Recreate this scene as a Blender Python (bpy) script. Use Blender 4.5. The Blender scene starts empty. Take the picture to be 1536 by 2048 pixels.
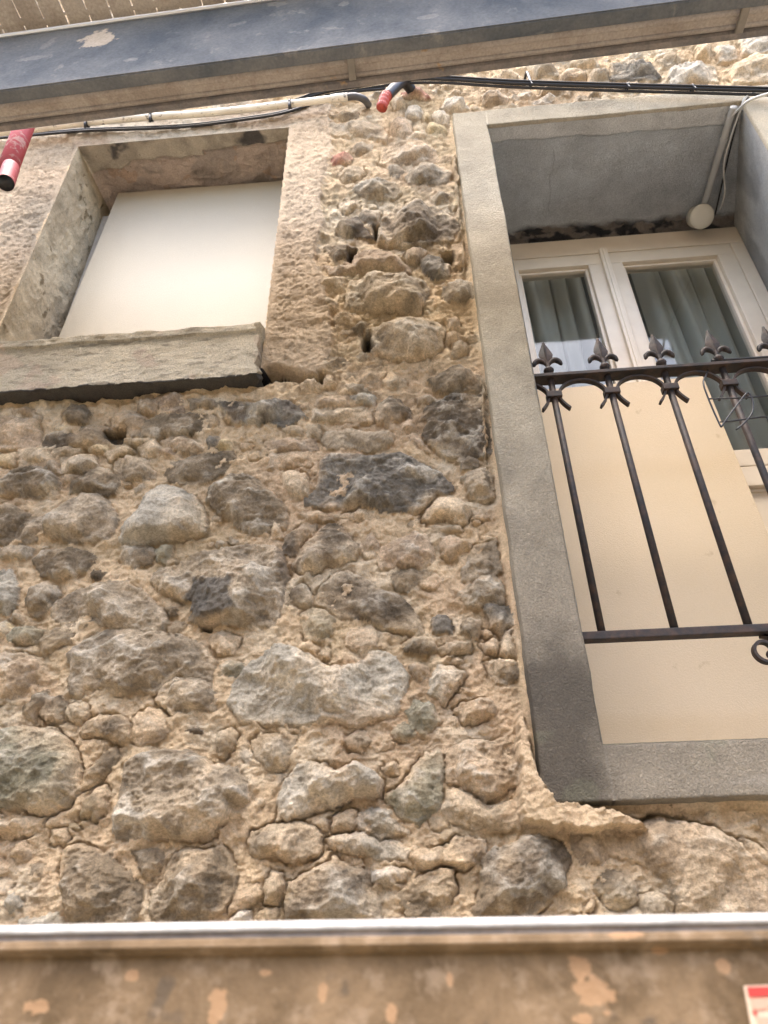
import bpy, bmesh, math
import numpy as np
from mathutils import Vector, Matrix

R_ = math.radians
S = bpy.context.scene
C = S.collection

# ---------------------------------------------------------------- camera
YAW, PITCH, ROLL, FPX = -7.30076828e-02, 5.94801079e-01, -1.58448209e-02, 1400.0
FW = np.array([math.sin(YAW)*math.cos(PITCH), math.cos(YAW)*math.cos(PITCH), math.sin(PITCH)])
_r = np.cross(FW, [0, 0, 1.]); _r /= np.linalg.norm(_r); _u = np.cross(_r, FW)
RT = _r*math.cos(ROLL)+_u*math.sin(ROLL); UP = -_r*math.sin(ROLL)+_u*math.cos(ROLL)
cd = bpy.data.cameras.new('camera'); cam = bpy.data.objects.new('camera', cd); C.objects.link(cam)
cam.matrix_world = Matrix([[RT[i], UP[i], -FW[i], 0] for i in range(3)]+[[0, 0, 0, 1]])
cd.sensor_fit = 'VERTICAL'; cd.sensor_height = 36.0; cd.lens = FPX/2048*36
cd.clip_start = 0.02; cd.clip_end = 2000
cd.dof.use_dof = True; cd.dof.focus_distance = 1.62; cd.dof.aperture_fstop = 7.5
S.camera = cam

# ---------------------------------------------------------------- light
SUN_EL, SUN_AZ = R_(68), R_(-18)        # azimuth measured from the street side (-Y), + towards +X
sd = Vector((math.sin(SUN_AZ)*math.cos(SUN_EL), -math.cos(SUN_AZ)*math.cos(SUN_EL), math.sin(SUN_EL)))
wd = bpy.data.worlds.new('World'); S.world = wd; wd.use_nodes = True
nt = wd.node_tree; bg = nt.nodes['Background']
sk = nt.nodes.new('ShaderNodeTexSky'); sk.sky_type = 'NISHITA'; sk.sun_disc = False
sk.sun_elevation = SUN_EL; sk.sun_rotation = math.atan2(sd.x, sd.y)
sk.dust_density = 4.0; sk.air_density = 1.0; sk.ozone_density = 1.0
nt.links.new(sk.outputs[0], bg.inputs[0]); bg.inputs[1].default_value = 0.15
sl = bpy.data.lights.new('sun', 'SUN'); so = bpy.data.objects.new('sun', sl); C.objects.link(so)
sl.energy = 0.5; sl.angle = R_(30); sl.color = (1.0, 0.93, 0.82)
so.rotation_euler = sd.to_track_quat('Z', 'Y').to_euler()
S.view_settings.view_transform = 'Standard'; S.view_settings.look = 'None'
S.view_settings.exposure = 2.5; S.view_settings.gamma = 1.0

# ---------------------------------------------------------------- helpers
DW = 1.3                                  # distance of the wall face from the lens
def ray(x, y): return FW*FPX + RT*(x-768) - UP*(y-1024)
def wp(x, y, Y=DW):                       # photo pixel -> (x, z) on the vertical plane at distance Y
    d = ray(x, y); return np.array([d[0], d[2]])*Y/d[1]
def w3(x, y, Y=DW):
    a = wp(x, y, Y); return Vector((a[0], Y, a[1]))
def z3(x, y, Z):                          # photo pixel -> point on the horizontal plane at height Z
    d = ray(x, y)*Z/ray(x, y)[2]; return Vector(d)

rng = np.random.RandomState(7)
LAT = [np.random.RandomState(100+i).rand(256, 256).astype(np.float32) for i in range(4)]
def vnoise(x, y, seed=0):
    L = LAT[seed % 4]; ox = seed*17.37; oy = seed*31.7
    x = x+ox; y = y+oy
    xi = np.floor(x).astype(np.int32); yi = np.floor(y).astype(np.int32)
    fx = x-xi; fy = y-yi
    fx = fx*fx*fx*(fx*(fx*6-15)+10); fy = fy*fy*fy*(fy*(fy*6-15)+10)
    a = L[xi & 255, yi & 255]; b = L[(xi+1) & 255, yi & 255]
    c = L[xi & 255, (yi+1) & 255]; d = L[(xi+1) & 255, (yi+1) & 255]
    return (a+(b-a)*fx)+((c+(d-c)*fx)-(a+(b-a)*fx))*fy
def fbm(x, y, size, octv=4, seed=0, gain=0.5):
    s = 0; a = 1; t = 0; k = 1/size
    for o in range(octv):
        ca, sa = math.cos(o*1.1+seed), math.sin(o*1.1+seed)
        s = s + a*vnoise((x*ca-y*sa)*k, (x*sa+y*ca)*k, seed+o*3); t += a; a *= gain; k *= 2.03
    return s/t*2-1
def ridged(x, y, size, octv=4, seed=0, gain=0.55):
    s = 0; a = 1; t = 0; k = 1/size
    for o in range(octv):
        ca, sa = math.cos(o*1.7+seed), math.sin(o*1.7+seed)
        s = s + a*(1-np.abs(vnoise((x*ca-y*sa)*k, (x*sa+y*ca)*k, seed+o*5)*2-1)*1.6); t += a; a *= gain; k *= 2.1
    return s/t
def sstep(a, b, v):
    t = np.clip((v-a)/(b-a), 0, 1); return t*t*(3-2*t)

def mesh_np(name, V, F, col=None, mat=None, parent=None, smooth=True):
    me = bpy.data.meshes.new(name)
    V = np.asarray(V, np.float32); F = np.asarray(F, np.int32); n = F.shape[1]
    me.vertices.add(len(V)); me.vertices.foreach_set('co', V.ravel())
    me.loops.add(F.size); me.loops.foreach_set('vertex_index', F.ravel())
    me.polygons.add(len(F)); me.polygons.foreach_set('loop_start', np.arange(0, F.size, n, dtype=np.int32))
    me.polygons.foreach_set('loop_total', np.full(len(F), n, np.int32))
    if smooth: me.polygons.foreach_set('use_smooth', np.ones(len(F), bool))
    me.update(calc_edges=True)
    if col is not None:
        a = me.color_attributes.new('Col', 'FLOAT_COLOR', 'POINT')
        c = np.ones((len(V), 4), np.float32); c[:, :col.shape[1]] = col
        a.data.foreach_set('color', c.ravel())
    if mat: me.materials.append(mat)
    o = bpy.data.objects.new(name, me); C.objects.link(o)
    if parent: o.parent = parent
    return o

def tag(o, label, cat, group=None, kind=None):
    if label: o['label'] = label
    if cat: o['category'] = cat
    if group: o['group'] = group
    if kind: o['kind'] = kind
    return o
def empty(name, loc, label, cat, group=None):
    o = bpy.data.objects.new(name, None); C.objects.link(o); o.location = loc
    o.empty_display_size = 0.1
    return tag(o, label, cat, group)
def attach(o, p):                         # child keeps its world place (parents are unrotated empties)
    o.parent = p; o.matrix_parent_inverse = Matrix.Translation(-p.location)
    return o

def obj_bm(name, bm, mat, parent=None, smooth=False):
    me = bpy.data.meshes.new(name); bmesh.ops.recalc_face_normals(bm, faces=bm.faces)
    bm.to_mesh(me); bm.free()
    if smooth: me.polygons.foreach_set('use_smooth', [True]*len(me.polygons))
    me.materials.append(mat)
    o = bpy.data.objects.new(name, me); C.objects.link(o)
    if parent: attach(o, parent)
    return o
def box(bm, c, s, rot=None, bevel=0.0):
    r = bmesh.ops.create_cube(bm, size=1.0); vs = r['verts']
    M = Matrix.Diagonal((s[0], s[1], s[2], 1))
    if bevel:
        for v in vs: v.co = M @ v.co
        es = list({e for v in vs for e in v.link_edges})
        rr = bmesh.ops.bevel(bm, geom=es, offset=bevel, segments=2, affect='EDGES', profile=.7)
        vs = list({v for f in rr['faces'] for v in f.verts} | {v for v in vs if v.is_valid})
        M = Matrix.Identity(4)
    if rot is not None: M = rot.to_4x4() @ M
    for v in vs: v.co = (M @ v.co)+Vector(c)
    return vs
def tube(bm, pts, r, n=10, closed=False, cap=True, flat=None):
    """sweep a round (or flat = (width, thickness, normal)) section along points"""
    pts = [Vector(p) for p in pts]; N = len(pts); rings = []
    ref = Vector((0, 0, 1))
    d0 = (pts[1]-pts[0]).normalized()
    if abs(d0.dot(ref)) > .95: ref = Vector((0, 1, 0))
    a = d0.cross(ref).normalized()
    for i, p in enumerate(pts):
        if closed: d = (pts[(i+1) % N]-pts[i-1]).normalized()
        else: d = (pts[min(i+1, N-1)]-pts[max(i-1, 0)]).normalized()
        if flat:
            b = Vector(flat[2]); b = (b-d*b.dot(d)).normalized(); a = d.cross(b)
            w, t = flat[0]/2, flat[1]/2
            ring = [bm.verts.new(p+a*s1*t+b*s2*w) for s1, s2 in ((-1, -1), (1, -1), (1, 1), (-1, 1))]
        else:
            a = (a-d*a.dot(d)).normalized(); b = d.cross(a)
            rr = r[i] if isinstance(r, (list, tuple)) else r
            ring = [bm.verts.new(p+(a*math.cos(2*math.pi*k/n)+b*math.sin(2*math.pi*k/n))*rr) for k in range(n)]
        rings.append(ring)
    m = len(rings[0])
    for i in range(N if closed else N-1):
        A, B = rings[i], rings[(i+1) % N]
        for k in range(m): bm.faces.new((A[k], A[(k+1) % m], B[(k+1) % m], B[k]))
    if cap and not closed:
        bm.faces.new(rings[0][::-1]); bm.faces.new(rings[-1])
def lathe(bm, prof, M=None, n=16):
    rings = []
    for r, z in prof:
        ring = []
        for k in range(n):
            v = Vector((r*math.cos(2*math.pi*k/n), r*math.sin(2*math.pi*k/n), z))
            ring.append(bm.verts.new(M @ v if M else v))
        rings.append(ring)
    for A, B in zip(rings, rings[1:]):
        for k in range(n): bm.faces.new((A[k], A[(k+1) % n], B[(k+1) % n], B[k]))
    bm.faces.new(rings[0][::-1]); bm.faces.new(rings[-1])
def smooth_path(pts, k=6):
    pts = [Vector(p) for p in pts]; out = []
    for i in range(len(pts)-1):
        p0 = pts[max(i-1, 0)]; p1 = pts[i]; p2 = pts[i+1]; p3 = pts[min(i+2, len(pts)-1)]
        for j in range(k):
            t = j/k
            out.append(0.5*((2*p1)+(p2-p0)*t+(2*p0-5*p1+4*p2-p3)*t*t+(3*p1-p0-3*p2+p3)*t**3))
    out.append(pts[-1]); return out

# ---------------------------------------------------------------- materials
class NB:
    def __init__(s, name, rough=0.9, spec=0.3):
        s.m = bpy.data.materials.new(name); s.m.use_nodes = True; s.t = s.m.node_tree
        s.p = s.t.nodes['Principled BSDF']; s.p.inputs['Roughness'].default_value = rough
        s.p.inputs['Specular IOR Level'].default_value = spec
        s.tc = s.t.nodes.new('ShaderNodeTexCoord'); s.co = s.tc.outputs['Object']
    def n(s, typ, **kw):
        x = s.t.nodes.new(typ)
        for k, v in kw.items(): setattr(x, k, v)
        return x
    def L(s, a, b): s.t.links.new(a, b)
    def noise(s, scale, detail=6, rough=.6, dist=0, stretch=None):
        x = s.n('ShaderNodeTexNoise'); x.inputs['Scale'].default_value = scale
        x.inputs['Detail'].default_value = detail; x.inputs['Roughness'].default_value = rough
        x.inputs['Distortion'].default_value = dist
        if stretch:
            mp = s.n('ShaderNodeMapping'); mp.inputs['Scale'].default_value = stretch
            s.L(s.co, mp.inputs['Vector']); s.L(mp.outputs[0], x.inputs['Vector'])
        else: s.L(s.co, x.inputs['Vector'])
        return x.outputs['Fac']
    def ramp(s, fac, stops):
        x = s.n('ShaderNodeValToRGB'); e = x.color_ramp.elements
        while len(e) < len(stops): e.new(.5)
        for el, (p, c) in zip(e, stops):
            el.position = p; el.color = (c, c, c, 1) if isinstance(c, (int, float)) else (*c, 1)
        s.L(fac, x.inputs['Fac']); return x.outputs['Color']
    def mix(s, fac, a, b, mode='MIX'):
        x = s.n('ShaderNodeMix', data_type='RGBA', blend_type=mode)
        for sock, v in ((x.inputs[0], fac), (x.inputs[6], a), (x.inputs[7], b)):
            if hasattr(v, 'links'): s.L(v, sock)
            elif isinstance(v, (int, float)): sock.default_value = v
            else: sock.default_value = (*v, 1)
        return x.outputs[2]
    def attr(s):
        x = s.n('ShaderNodeAttribute'); x.attribute_name = 'Col'; return x.outputs['Color']
    def bump(s, h, dist, strength=1.0, prev=None):
        x = s.n('ShaderNodeBump'); x.inputs['Strength'].default_value = strength; x.inputs['Distance'].default_value = dist
        s.L(h, x.inputs['Height'])
        if prev is not None: s.L(prev, x.inputs['Normal'])
        return x.outputs['Normal']
    def end(s, col=None, nrm=None, rough=None):
        if col is not None:
            if hasattr(col, 'links'): s.L(col, s.p.inputs['Base Color'])
            else: s.p.inputs['Base Color'].default_value = (*col, 1)
        if nrm is not None: s.L(nrm, s.p.inputs['Normal'])
        if rough is not None: s.L(rough, s.p.inputs['Roughness'])
        return s.m

def mat_rock():
    b = NB('rubble_stone', .92, .2)
    c = b.mix(1.0, b.attr(), b.ramp(b.noise(28, 8, .65), [(.3, .70), (.5, 1.0), (.72, 1.32)]), 'MULTIPLY')
    c = b.mix(1.0, c, b.ramp(b.noise(170, 5, .7), [(.3, .66), (.5, 1.0), (.75, 1.4)]), 'MULTIPLY')
    sp = b.ramp(b.noise(420, 2, .6), [(.28, .45), (.36, 1.0)])
    c = b.mix(.6, c, sp, 'MULTIPLY')
    n = b.bump(b.noise(85, 9, .75), .011)
    n = b.bump(b.noise(330, 5, .75), .004, prev=n)
    return b.end(c, n)
def mat_mortar():
    b = NB('lime_mortar', .95, .1)
    c = b.mix(1.0, b.attr(), b.ramp(b.noise(22, 7, .6, .6), [(.3, .76), (.5, 1.0), (.75, 1.2)]), 'MULTIPLY')
    c = b.mix(1.0, c, b.ramp(b.noise(230, 5, .7), [(.3, .74), (.5, 1.0), (.75, 1.2)]), 'MULTIPLY')
    pits = b.ramp(b.noise(120, 3, .5, .4), [(.25, .35), (.33, 1.0)])
    c = b.mix(.7, c, pits, 'MULTIPLY')
    n = b.bump(b.noise(60, 9, .75, .5), .012)
    n = b.bump(b.noise(300, 5, .75), .004, prev=n)
    return b.end(c, n)
def mat_plaster():
    b = NB('rough_plaster', .95, .1)
    c = b.mix(1.0, b.attr(), b.ramp(b.noise(14, 7, .62, .5), [(.3, .72), (.5, 1.0), (.72, 1.2)]), 'MULTIPLY')
    c = b.mix(1.0, c, b.ramp(b.noise(200, 5, .7), [(.3, .78), (.5, 1.0), (.75, 1.16)]), 'MULTIPLY')
    c = b.mix(.8, c, b.ramp(b.noise(75, 4, .6, .3), [(.27, .4), (.35, 1.0)]), 'MULTIPLY')
    n = b.bump(b.noise(85, 9, .75, .3), .009)
    n = b.bump(b.noise(240, 5, .75), .005, prev=n)
    return b.end(c, n)
def mat_concrete():
    b = NB('cement_render', .85, .3)
    c = b.mix(1.0, b.attr(), b.ramp(b.noise(9, 8, .65, .4), [(.3, .8), (.5, 1.0), (.72, 1.18)]), 'MULTIPLY')
    c = b.mix(1.0, c, b.ramp(b.noise(260, 5, .75), [(.3, .68), (.5, 1.0), (.72, 1.28)]), 'MULTIPLY')
    n = b.bump(b.noise(110, 5, .7, 2.0), .011)
    n = b.bump(b.noise(500, 3, .7), .001, prev=n)
    return b.end(c, n)
M_ROCK, M_MORTAR, M_PLASTER, M_CONC = mat_rock(), mat_mortar(), mat_plaster(), mat_concrete()
QX, QZ = 900, .9
# ---------------------------------------------------------------- stones: (palette, bulge cm, roughness, outline)
PAL = dict(G=(.52, .465, .365), g=(.215, .19, .152), B=(.27, .21, .138), D=(.18, .14, .095), T=(.50, .375, .245),
           t=(.41, .33, .23), C=(.62, .49, .33), Y=(.64, .51, .30), P=(.50, .375, .255), R=(.46, .22, .15),
           W=(.64, .575, .47), N=(.28, .255, .18), K=(.05, .045, .04))
# every block: origin x, y and scale of the close-up it was measured in, then the stones
STONES = [
(0, 760, 2.844, [
 ('G',5,.35,'650,905 690,820 760,760 800,650 900,580 1000,595 1090,640 1140,700 1170,790 1160,840 1000,880 800,910 680,925'),
 ('t',4,.5,'245,860 250,800 300,740 380,680 470,635 560,640 610,690 650,760 650,820 600,890 500,910 400,905 310,880'),
 ('B',3,.7,'-40,720 60,705 120,730 175,760 130,820 90,900 30,930 -40,930'),
 ('B',3,.9,'-20,640 10,560 60,500 150,480 260,490 330,560 345,620 200,665 100,650 20,660'),
 ('B',3,.6,'395,640 410,590 470,520 540,490 620,500 680,570 640,630 560,640 480,630'),
 ('t',2.5,.7,'630,500 650,450 750,430 830,450 890,520 870,560 760,560 680,550'),
 ('B',2.5,.5,'940,530 970,470 1080,430 1200,400 1330,395 1330,450 1260,530 1150,580 1050,590 970,570'),
 ('B',3.5,.9,'1160,660 1200,590 1300,530 1400,525 1480,570 1536,620 1600,680 1640,760 1620,830 1540,850 1440,860 1340,820 1330,780 1230,740'),
 ('P',2.5,.5,'0,200 100,205 210,190 220,290 220,380 60,390 -40,380 -40,210'),
 ('T',2,.5,'50,170 120,150 200,165 200,200 100,210'),
 ('B',3,.6,'350,170 400,130 470,130 500,180 480,230 400,235 360,215'),
 ('D',3,.8,'230,370 250,310 320,290 440,300 450,250 540,240 620,250 630,320 600,365 430,375 300,380'),
 ('T',2,.6,'625,210 680,180 760,170 820,210 800,300 760,310 700,270 640,260'),
 ('T',2,.6,'760,90 850,75 890,120 870,180 790,175'),
 ('P',2,.6,'880,90 960,65 1030,80 1040,180 950,190 900,150'),
 ('t',2.5,.5,'1070,100 1160,95 1250,120 1240,155 1160,160 1080,155'),
 ('B',2.5,.7,'810,230 900,190 1050,190 1220,185 1225,240 1160,290 1050,310 960,320 890,340 800,310'),
 ('C',2.5,.3,'95,390 280,380 285,465 110,480'), ('C',2.5,.3,'288,385 380,372 470,385 400,430 300,435'),
 ('Y',2,.3,'480,375 600,375 605,405 500,408'), ('C',2.5,.4,'340,440 530,420 555,490 460,530 350,525'),
 ('Y',2,.4,'-40,440 90,410 100,480 20,490 -40,480'), ('T',2,.4,'250,450 320,460 345,530 290,520'),
 ('T',2,.4,'350,540 450,540 430,600 360,590'), ('C',2,.4,'590,410 720,360 770,400 700,430 620,450'),
 ('C',2,.4,'780,380 880,340 920,390 900,430 800,435'), ('T',2.5,.6,'910,350 1000,310 1100,340 1170,390 1100,420 1000,400'),
 ('P',2,.4,'910,400 970,385 1020,430 940,450'), ('Y',2.5,.2,'1235,370 1260,335 1320,345 1310,390 1250,395'),
 ('g',2.5,.3,'1168,320 1235,315 1235,385 1180,390'), ('C',2,.5,'705,350 730,330 860,330 870,350 780,375'),
 ('B',3,.8,'180,1010 250,970 380,945 480,965 540,1000 500,1060 400,1110 330,1130 230,1100 185,1050'),
 ('B',1.5,.7,'690,950 800,935 880,960 860,1030 760,1070 680,1020'),
 ('N',2,.5,'880,970 940,935 970,950 945,1030 890,1020'),
 ('t',2,.7,'80,900 110,830 170,770 250,770 230,850 180,920 110,940'),
 ('t',2,.7,'-40,960 100,940 180,960 150,1010 50,1010 -40,1000')]),
(0, 1120, 2.844, [
 ('B',2.5,.6,'145,220 170,160 230,125 310,140 345,180 300,240 210,320 160,290'),
 ('t',3.5,.9,'280,280 310,230 400,170 520,130 640,110 720,120 780,150 840,190 900,260 940,350 900,405 800,390 720,370 620,370 500,350 430,380 330,350 290,320'),
 ('N',2.5,.6,'20,430 60,385 150,370 235,390 225,465 120,475 40,465'),
 ('B',2,.6,'220,460 250,400 330,385 440,420 380,470 300,520 240,560'),
 ('t',4,.9,'380,540 420,480 500,430 620,380 760,385 900,400 1080,440 1170,490 1215,580 1190,690 1100,650 1000,640 930,690 870,750 780,720 640,740 560,700 460,710 440,760 385,750'),
 ('t',3.5,.9,'870,790 920,700 1000,660 1100,665 1190,710 1240,790 1200,850 1100,860 1000,880 920,840'),
 ('t',4.2,1,'845,90 900,30 1000,0 1100,-60 1300,-90 1480,-110 1600,-60 1640,60 1600,200 1580,350 1450,380 1340,350 1250,345 1160,355 1065,330 1090,200 1040,200 950,180 880,140'),
 ('B',2,.6,'130,850 180,770 250,730 260,790 210,860 180,900'), ('D',2,.6,'220,850 260,780 340,770 370,840 340,900 260,910'),
 ('D',2.5,.7,'450,990 460,910 560,880 650,870 720,920 740,1010 680,1040 600,1000 520,990'),
 ('T',1.5,.6,'740,960 760,880 850,830 930,870 950,970 900,1020 800,1050 750,1010'),
 ('B',2,.6,'370,840 420,800 480,820 500,870 420,920 360,890'),
 ('B',2.5,.3,'1215,1040 1240,970 1300,955 1340,990 1320,1070 1270,1115 1220,1080'),
 ('D',1.5,.6,'1050,970 1100,945 1145,970 1100,995'), ('N',1.5,.7,'1250,600 1310,560 1380,590 1390,640 1300,665 1250,650'),
 ('T',3,.8,'-60,540 100,520 220,560 240,620 150,720 60,790 -60,820'), ('G',3,.8,'-60,60 60,50 100,150 90,250 30,300 -60,290'),
 ('D',1.5,.5,'525,60 560,50 595,80 570,115 530,105'), ('B',1.5,.5,'930,270 990,260 1000,290 960,320'),
 ('B',1.5,.5,'50,330 80,290 130,310 120,360')]),
(0, 1480, 2.844, [
 ('N',4,.8,'-80,-60 100,-85 280,-80 350,-30 400,60 440,160 430,280 340,380 250,415 100,400 -80,370'),
 ('T',3,.3,'450,430 470,340 530,270 590,250 600,330 600,400 540,450'),
 ('t',5,1,'630,520 630,430 660,330 680,200 700,120 780,70 950,40 1080,60 1200,120 1330,150 1400,230 1410,330 1330,370 1280,450 1210,520 1080,560 900,550 760,560 680,550'),
 ('B',2,.7,'430,280 500,160 640,30 680,100 600,180 500,260'),
 ('B',4,.8,'320,700 340,620 420,590 540,620 620,680 760,780 800,850 770,960 740,1040 500,1100 400,1090 350,940 330,820'),
 ('B',4.5,.9,'840,1000 850,880 920,760 950,680 1040,620 1140,620 1240,590 1290,640 1340,760 1330,850 1260,960 1180,1010 1000,1070 880,1060'),
 ('B',2,.7,'760,640 900,625 940,670 880,760 830,800 780,740'),
 ('T',2.5,.9,'-60,400 60,470 130,430 250,425 230,470 150,540 60,560 -60,520'),
 ('T',2,.5,'60,640 110,580 150,620 160,680 100,690'), ('T',2,.7,'1290,960 1350,850 1450,820 1500,880 1400,950 1300,990'),
 ('W',2,.6,'1310,1020 1360,960 1420,980 1430,1040 1320,1050'), ('G',2,.2,'20,930 60,880 100,890 95,960 40,980'),
 ('G',2.5,.5,'100,1030 200,1010 310,990 340,1035 340,1090 100,1090'), ('T',1.5,.8,'-60,60 60,30 100,90 60,150 -60,150')]),
(500, 720, 2.844, [
 ('g',3.5,1,'385,640 400,560 440,530 560,520 700,525 850,510 950,560 1060,610 1160,700 1160,720 1060,750 1000,830 940,855 840,840 740,855 660,820 560,830 440,820 310,810 310,770 370,720'),
 ('D',2.5,.5,'700,320 720,250 790,205 860,215 920,290 910,330 860,330 790,365 720,350'),
 ('t',2,.4,'405,450 440,405 560,400 700,400 820,410 810,450 740,500 700,515 600,500 440,490'),
 ('C',3,.15,'170,630 230,615 310,640 330,700 310,770 270,795 220,760 190,700'),
 ('D',3,.9,'1090,220 1150,180 1250,190 1340,180 1370,520 1250,540 1120,530 1010,470 980,420 1010,340 970,330 1000,260'),
 ('B',3.5,.6,'1010,110 1090,60 1180,15 1250,50 1330,80 1335,160 1240,160 1120,180 1030,150'),
 ('C',3,.2,'980,910 1000,850 1060,790 1120,775 1200,795 1255,840 1230,910 1170,910 1130,880 1050,900'),
 ('P',2.5,.2,'1090,1060 1090,1000 1140,980 1200,1000 1280,1045 1260,1075 1180,1080 1140,1115 1105,1095'),
 ('D',3,.6,'240,1160 270,1060 360,1000 430,930 500,920 560,980 620,1060 600,1110 500,1150 420,1165 340,1200 270,1205'),
 ('D',2,.5,'180,1060 210,990 300,930 370,930 360,980 280,1040 240,1100 190,1100'),
 ('P',2.5,.7,'720,1130 740,1050 840,1020 930,970 1000,1000 1050,1080 1030,1150 950,1170 850,1180 740,1170'),
 ('C',2,.4,'120,990 130,915 170,930 190,1000 110,1010'), ('G',2,.6,'575,200 640,180 720,210 700,245 600,235'),
 ('t',2,.6,'520,170 540,130 640,140 680,180 560,190'), ('T',1.8,.4,'380,200 560,200 560,262 365,262'),
 ('C',1.6,.5,'355,278 520,272 690,276 690,345 350,345'), ('P',2,.5,'80,455 370,445 380,510 90,515'),
 ('T',1.5,.5,'90,528 350,522 350,600 110,610'), ('t',3,.8,'1200,660 1260,620 1340,600 1385,640 1390,760 1340,790 1250,740'),
 ('T',1.5,.5,'270,870 400,850 470,910 330,900'), ('C',1.5,.5,'480,880 640,840 730,870 720,900 560,910'),
 ('P',2,.4,'860,370 900,330 950,350 900,410 860,410'), ('P',2,.3,'895,430 940,420 980,470 1020,520 950,500'),
 ('C',2,.3,'180,370 270,370 300,410 230,420'), ('C',2,.5,'320,370 400,365 400,440 330,430'),
 ('t',2,.8,'1290,1040 1400,1020 1430,1180 1340,1252 1200,1252 1210,1160'), ('t',1.5,.5,'1180,560 1240,540 1300,560 1290,600 1200,610'),
 ('P',2,.4,'650,1030 690,980 720,1030 710,1080 660,1070'), ('B',1.2,.5,'1020,940 1190,930 1200,960 1060,975'),
 ('T',2,.5,'940,210 1010,200 1080,220 1010,260 950,250'),
 ('g',3.2,1,'-168,225 -60,220 60,235 150,218 230,220 280,270 315,310 200,365 100,345 30,365 -60,350 -150,320')]),
(500, 1120, 2.648, [
 ('D',2.5,.6,'350,200 370,130 430,70 520,50 600,80 680,140 770,180 860,240 910,320 915,400 860,390 790,365 700,350 600,310 480,305 400,260 350,240'),
 ('B',2,.5,'205,220 230,150 280,115 330,170 330,220 280,245'), ('N',2,.7,'265,330 270,280 330,250 400,270 450,310 430,380 370,435 290,430'),
 ('G',6,.8,'-130,740 -100,640 -40,560 60,490 120,440 200,445 280,480 380,540 500,560 600,510 670,465 740,480 790,530 830,600 800,700 780,780 700,830 560,870 400,850 240,870 60,860 -60,840'),
 ('G',3,.9,'960,620 1000,550 1080,560 1150,600 1080,680 1020,760 960,700'),
 ('N',1.8,.5,'740,910 780,860 850,860 880,920 820,950 760,950'), ('B',2.5,.6,'0,950 40,920 140,910 240,940 230,1000 170,1090 80,1100 10,1040'),
 ('g',1.5,.6,'960,370 970,300 1030,290 1080,340 1070,385 1000,380'), ('B',1.5,.6,'1110,350 1150,305 1210,310 1230,370 1200,415 1130,380'),
 ('B',1.5,.6,'800,450 870,400 950,410 970,470 880,490 810,480'), ('B',1.5,.6,'980,460 1080,430 1180,440 1160,480 1030,490'),
 ('g',2,.6,'1230,240 1290,230 1370,240 1385,340 1340,385 1280,340'), ('t',2,.8,'1100,180 1180,120 1280,60 1340,120 1350,220 1240,240 1150,230'),
 ('t',1.5,.6,'1230,440 1290,400 1330,420 1320,480 1250,470'), ('t',2,.6,'1335,390 1385,370 1410,500 1400,530 1330,490'),
 ('t',2,.7,'1240,520 1330,510 1415,540 1415,620 1350,660 1270,610'), ('B',1.5,.6,'760,70 830,50 960,60 900,110 830,170 770,150'),
 ('N',2.2,.9,'820,800 880,740 960,760 1000,860 930,930 860,860'), ('T',2,.9,'1080,780 1180,730 1280,720 1300,800 1220,850 1120,850'),
 ('T',2.5,.4,'840,560 880,535 940,560 940,620 880,630'), ('t',1.5,.7,'500,930 600,900 640,950 570,1010 510,990')]),
(500, 1480, 2.648, [
 ('G',4,1,'130,400 150,300 180,200 240,130 350,110 460,160 560,110 640,150 700,230 680,280 560,300 420,340 330,370 200,420 120,425'),
 ('N',3,.8,'860,130 920,60 1010,50 1030,130 1020,240 1000,340 930,420 880,440 800,400 700,300 780,250'),
 ('T',3,1,'1040,50 1150,0 1350,-20 1440,60 1440,220 1350,270 1250,330 1150,250 1050,230'),
 ('C',3,.5,'1010,360 1060,270 1130,255 1200,310 1260,350 1400,320 1460,400 1440,460 1300,470 1200,460 1100,430'),
 ('t',3.5,.6,'0,600 -30,540 0,470 100,440 250,430 350,455 390,490 370,590 300,625 180,620 80,605'),
 ('G',3,.5,'400,520 470,490 600,495 750,530 850,570 820,620 700,630 560,600 430,570'),
 ('T',2,.5,'850,600 860,560 960,580 1040,560 1050,640 950,680 870,660'),
 ('D',5,.8,'180,870 200,750 330,680 450,610 530,670 620,700 640,800 690,860 680,960 190,970'),
 ('W',2.5,.7,'640,700 740,670 830,690 820,730 740,780 650,750'), ('B',1.2,.9,'780,810 900,700 1060,680 1100,770 1050,870 930,930 830,920'),
 ('D',5,.7,'1180,900 1220,780 1240,620 1300,570 1420,520 1536,490 1640,520 1700,620 1680,760 1600,800 1500,960 1200,970'),
 ('t',3,.2,'60,760 100,690 160,700 170,790 140,870 80,860'), ('C',2,.6,'430,400 480,370 560,380 540,470 440,480'),
 ('G',2,1,'545,420 640,350 720,370 780,450 830,490 700,500 580,470'), ('T',2,.4,'700,140 740,120 780,130 770,170 710,170'),
 ('T',2.5,.7,'960,640 1100,500 1240,520 1250,600 1180,650 1130,680')]),
(960, 1350, 2.667, [
 ('T',3.5,.5,'600,830 860,780 1060,772 1250,800 1380,880 1480,980 1600,1080 1680,1330 1100,1330 1060,1180 980,1060 860,1000 700,950'),
 ('B',2,.7,'620,1130 660,1040 760,1050 830,1130 850,1200 740,1250 660,1190'), ('B',3.5,.5,'870,1190 940,1150 1000,1180 1020,1270 1010,1310 880,1310'),
 ('T',2,.7,'480,830 650,840 700,920 640,1010 540,1000 480,920'), ('T',2,.4,'1400,880 1480,900 1600,1000 1560,1060 1470,1000')]),
(600, 160, 3.4125, [
 ('B',5,.8,'520,1070 520,980 570,920 640,860 740,810 850,820 950,850 1060,920 1090,980 1050,1070 900,1090 800,1110 600,1110'),
 ('P',4,.4,'300,1240 340,1190 420,1150 540,1140 660,1180 740,1260 740,1305 600,1305 480,1305 380,1280'),
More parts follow.
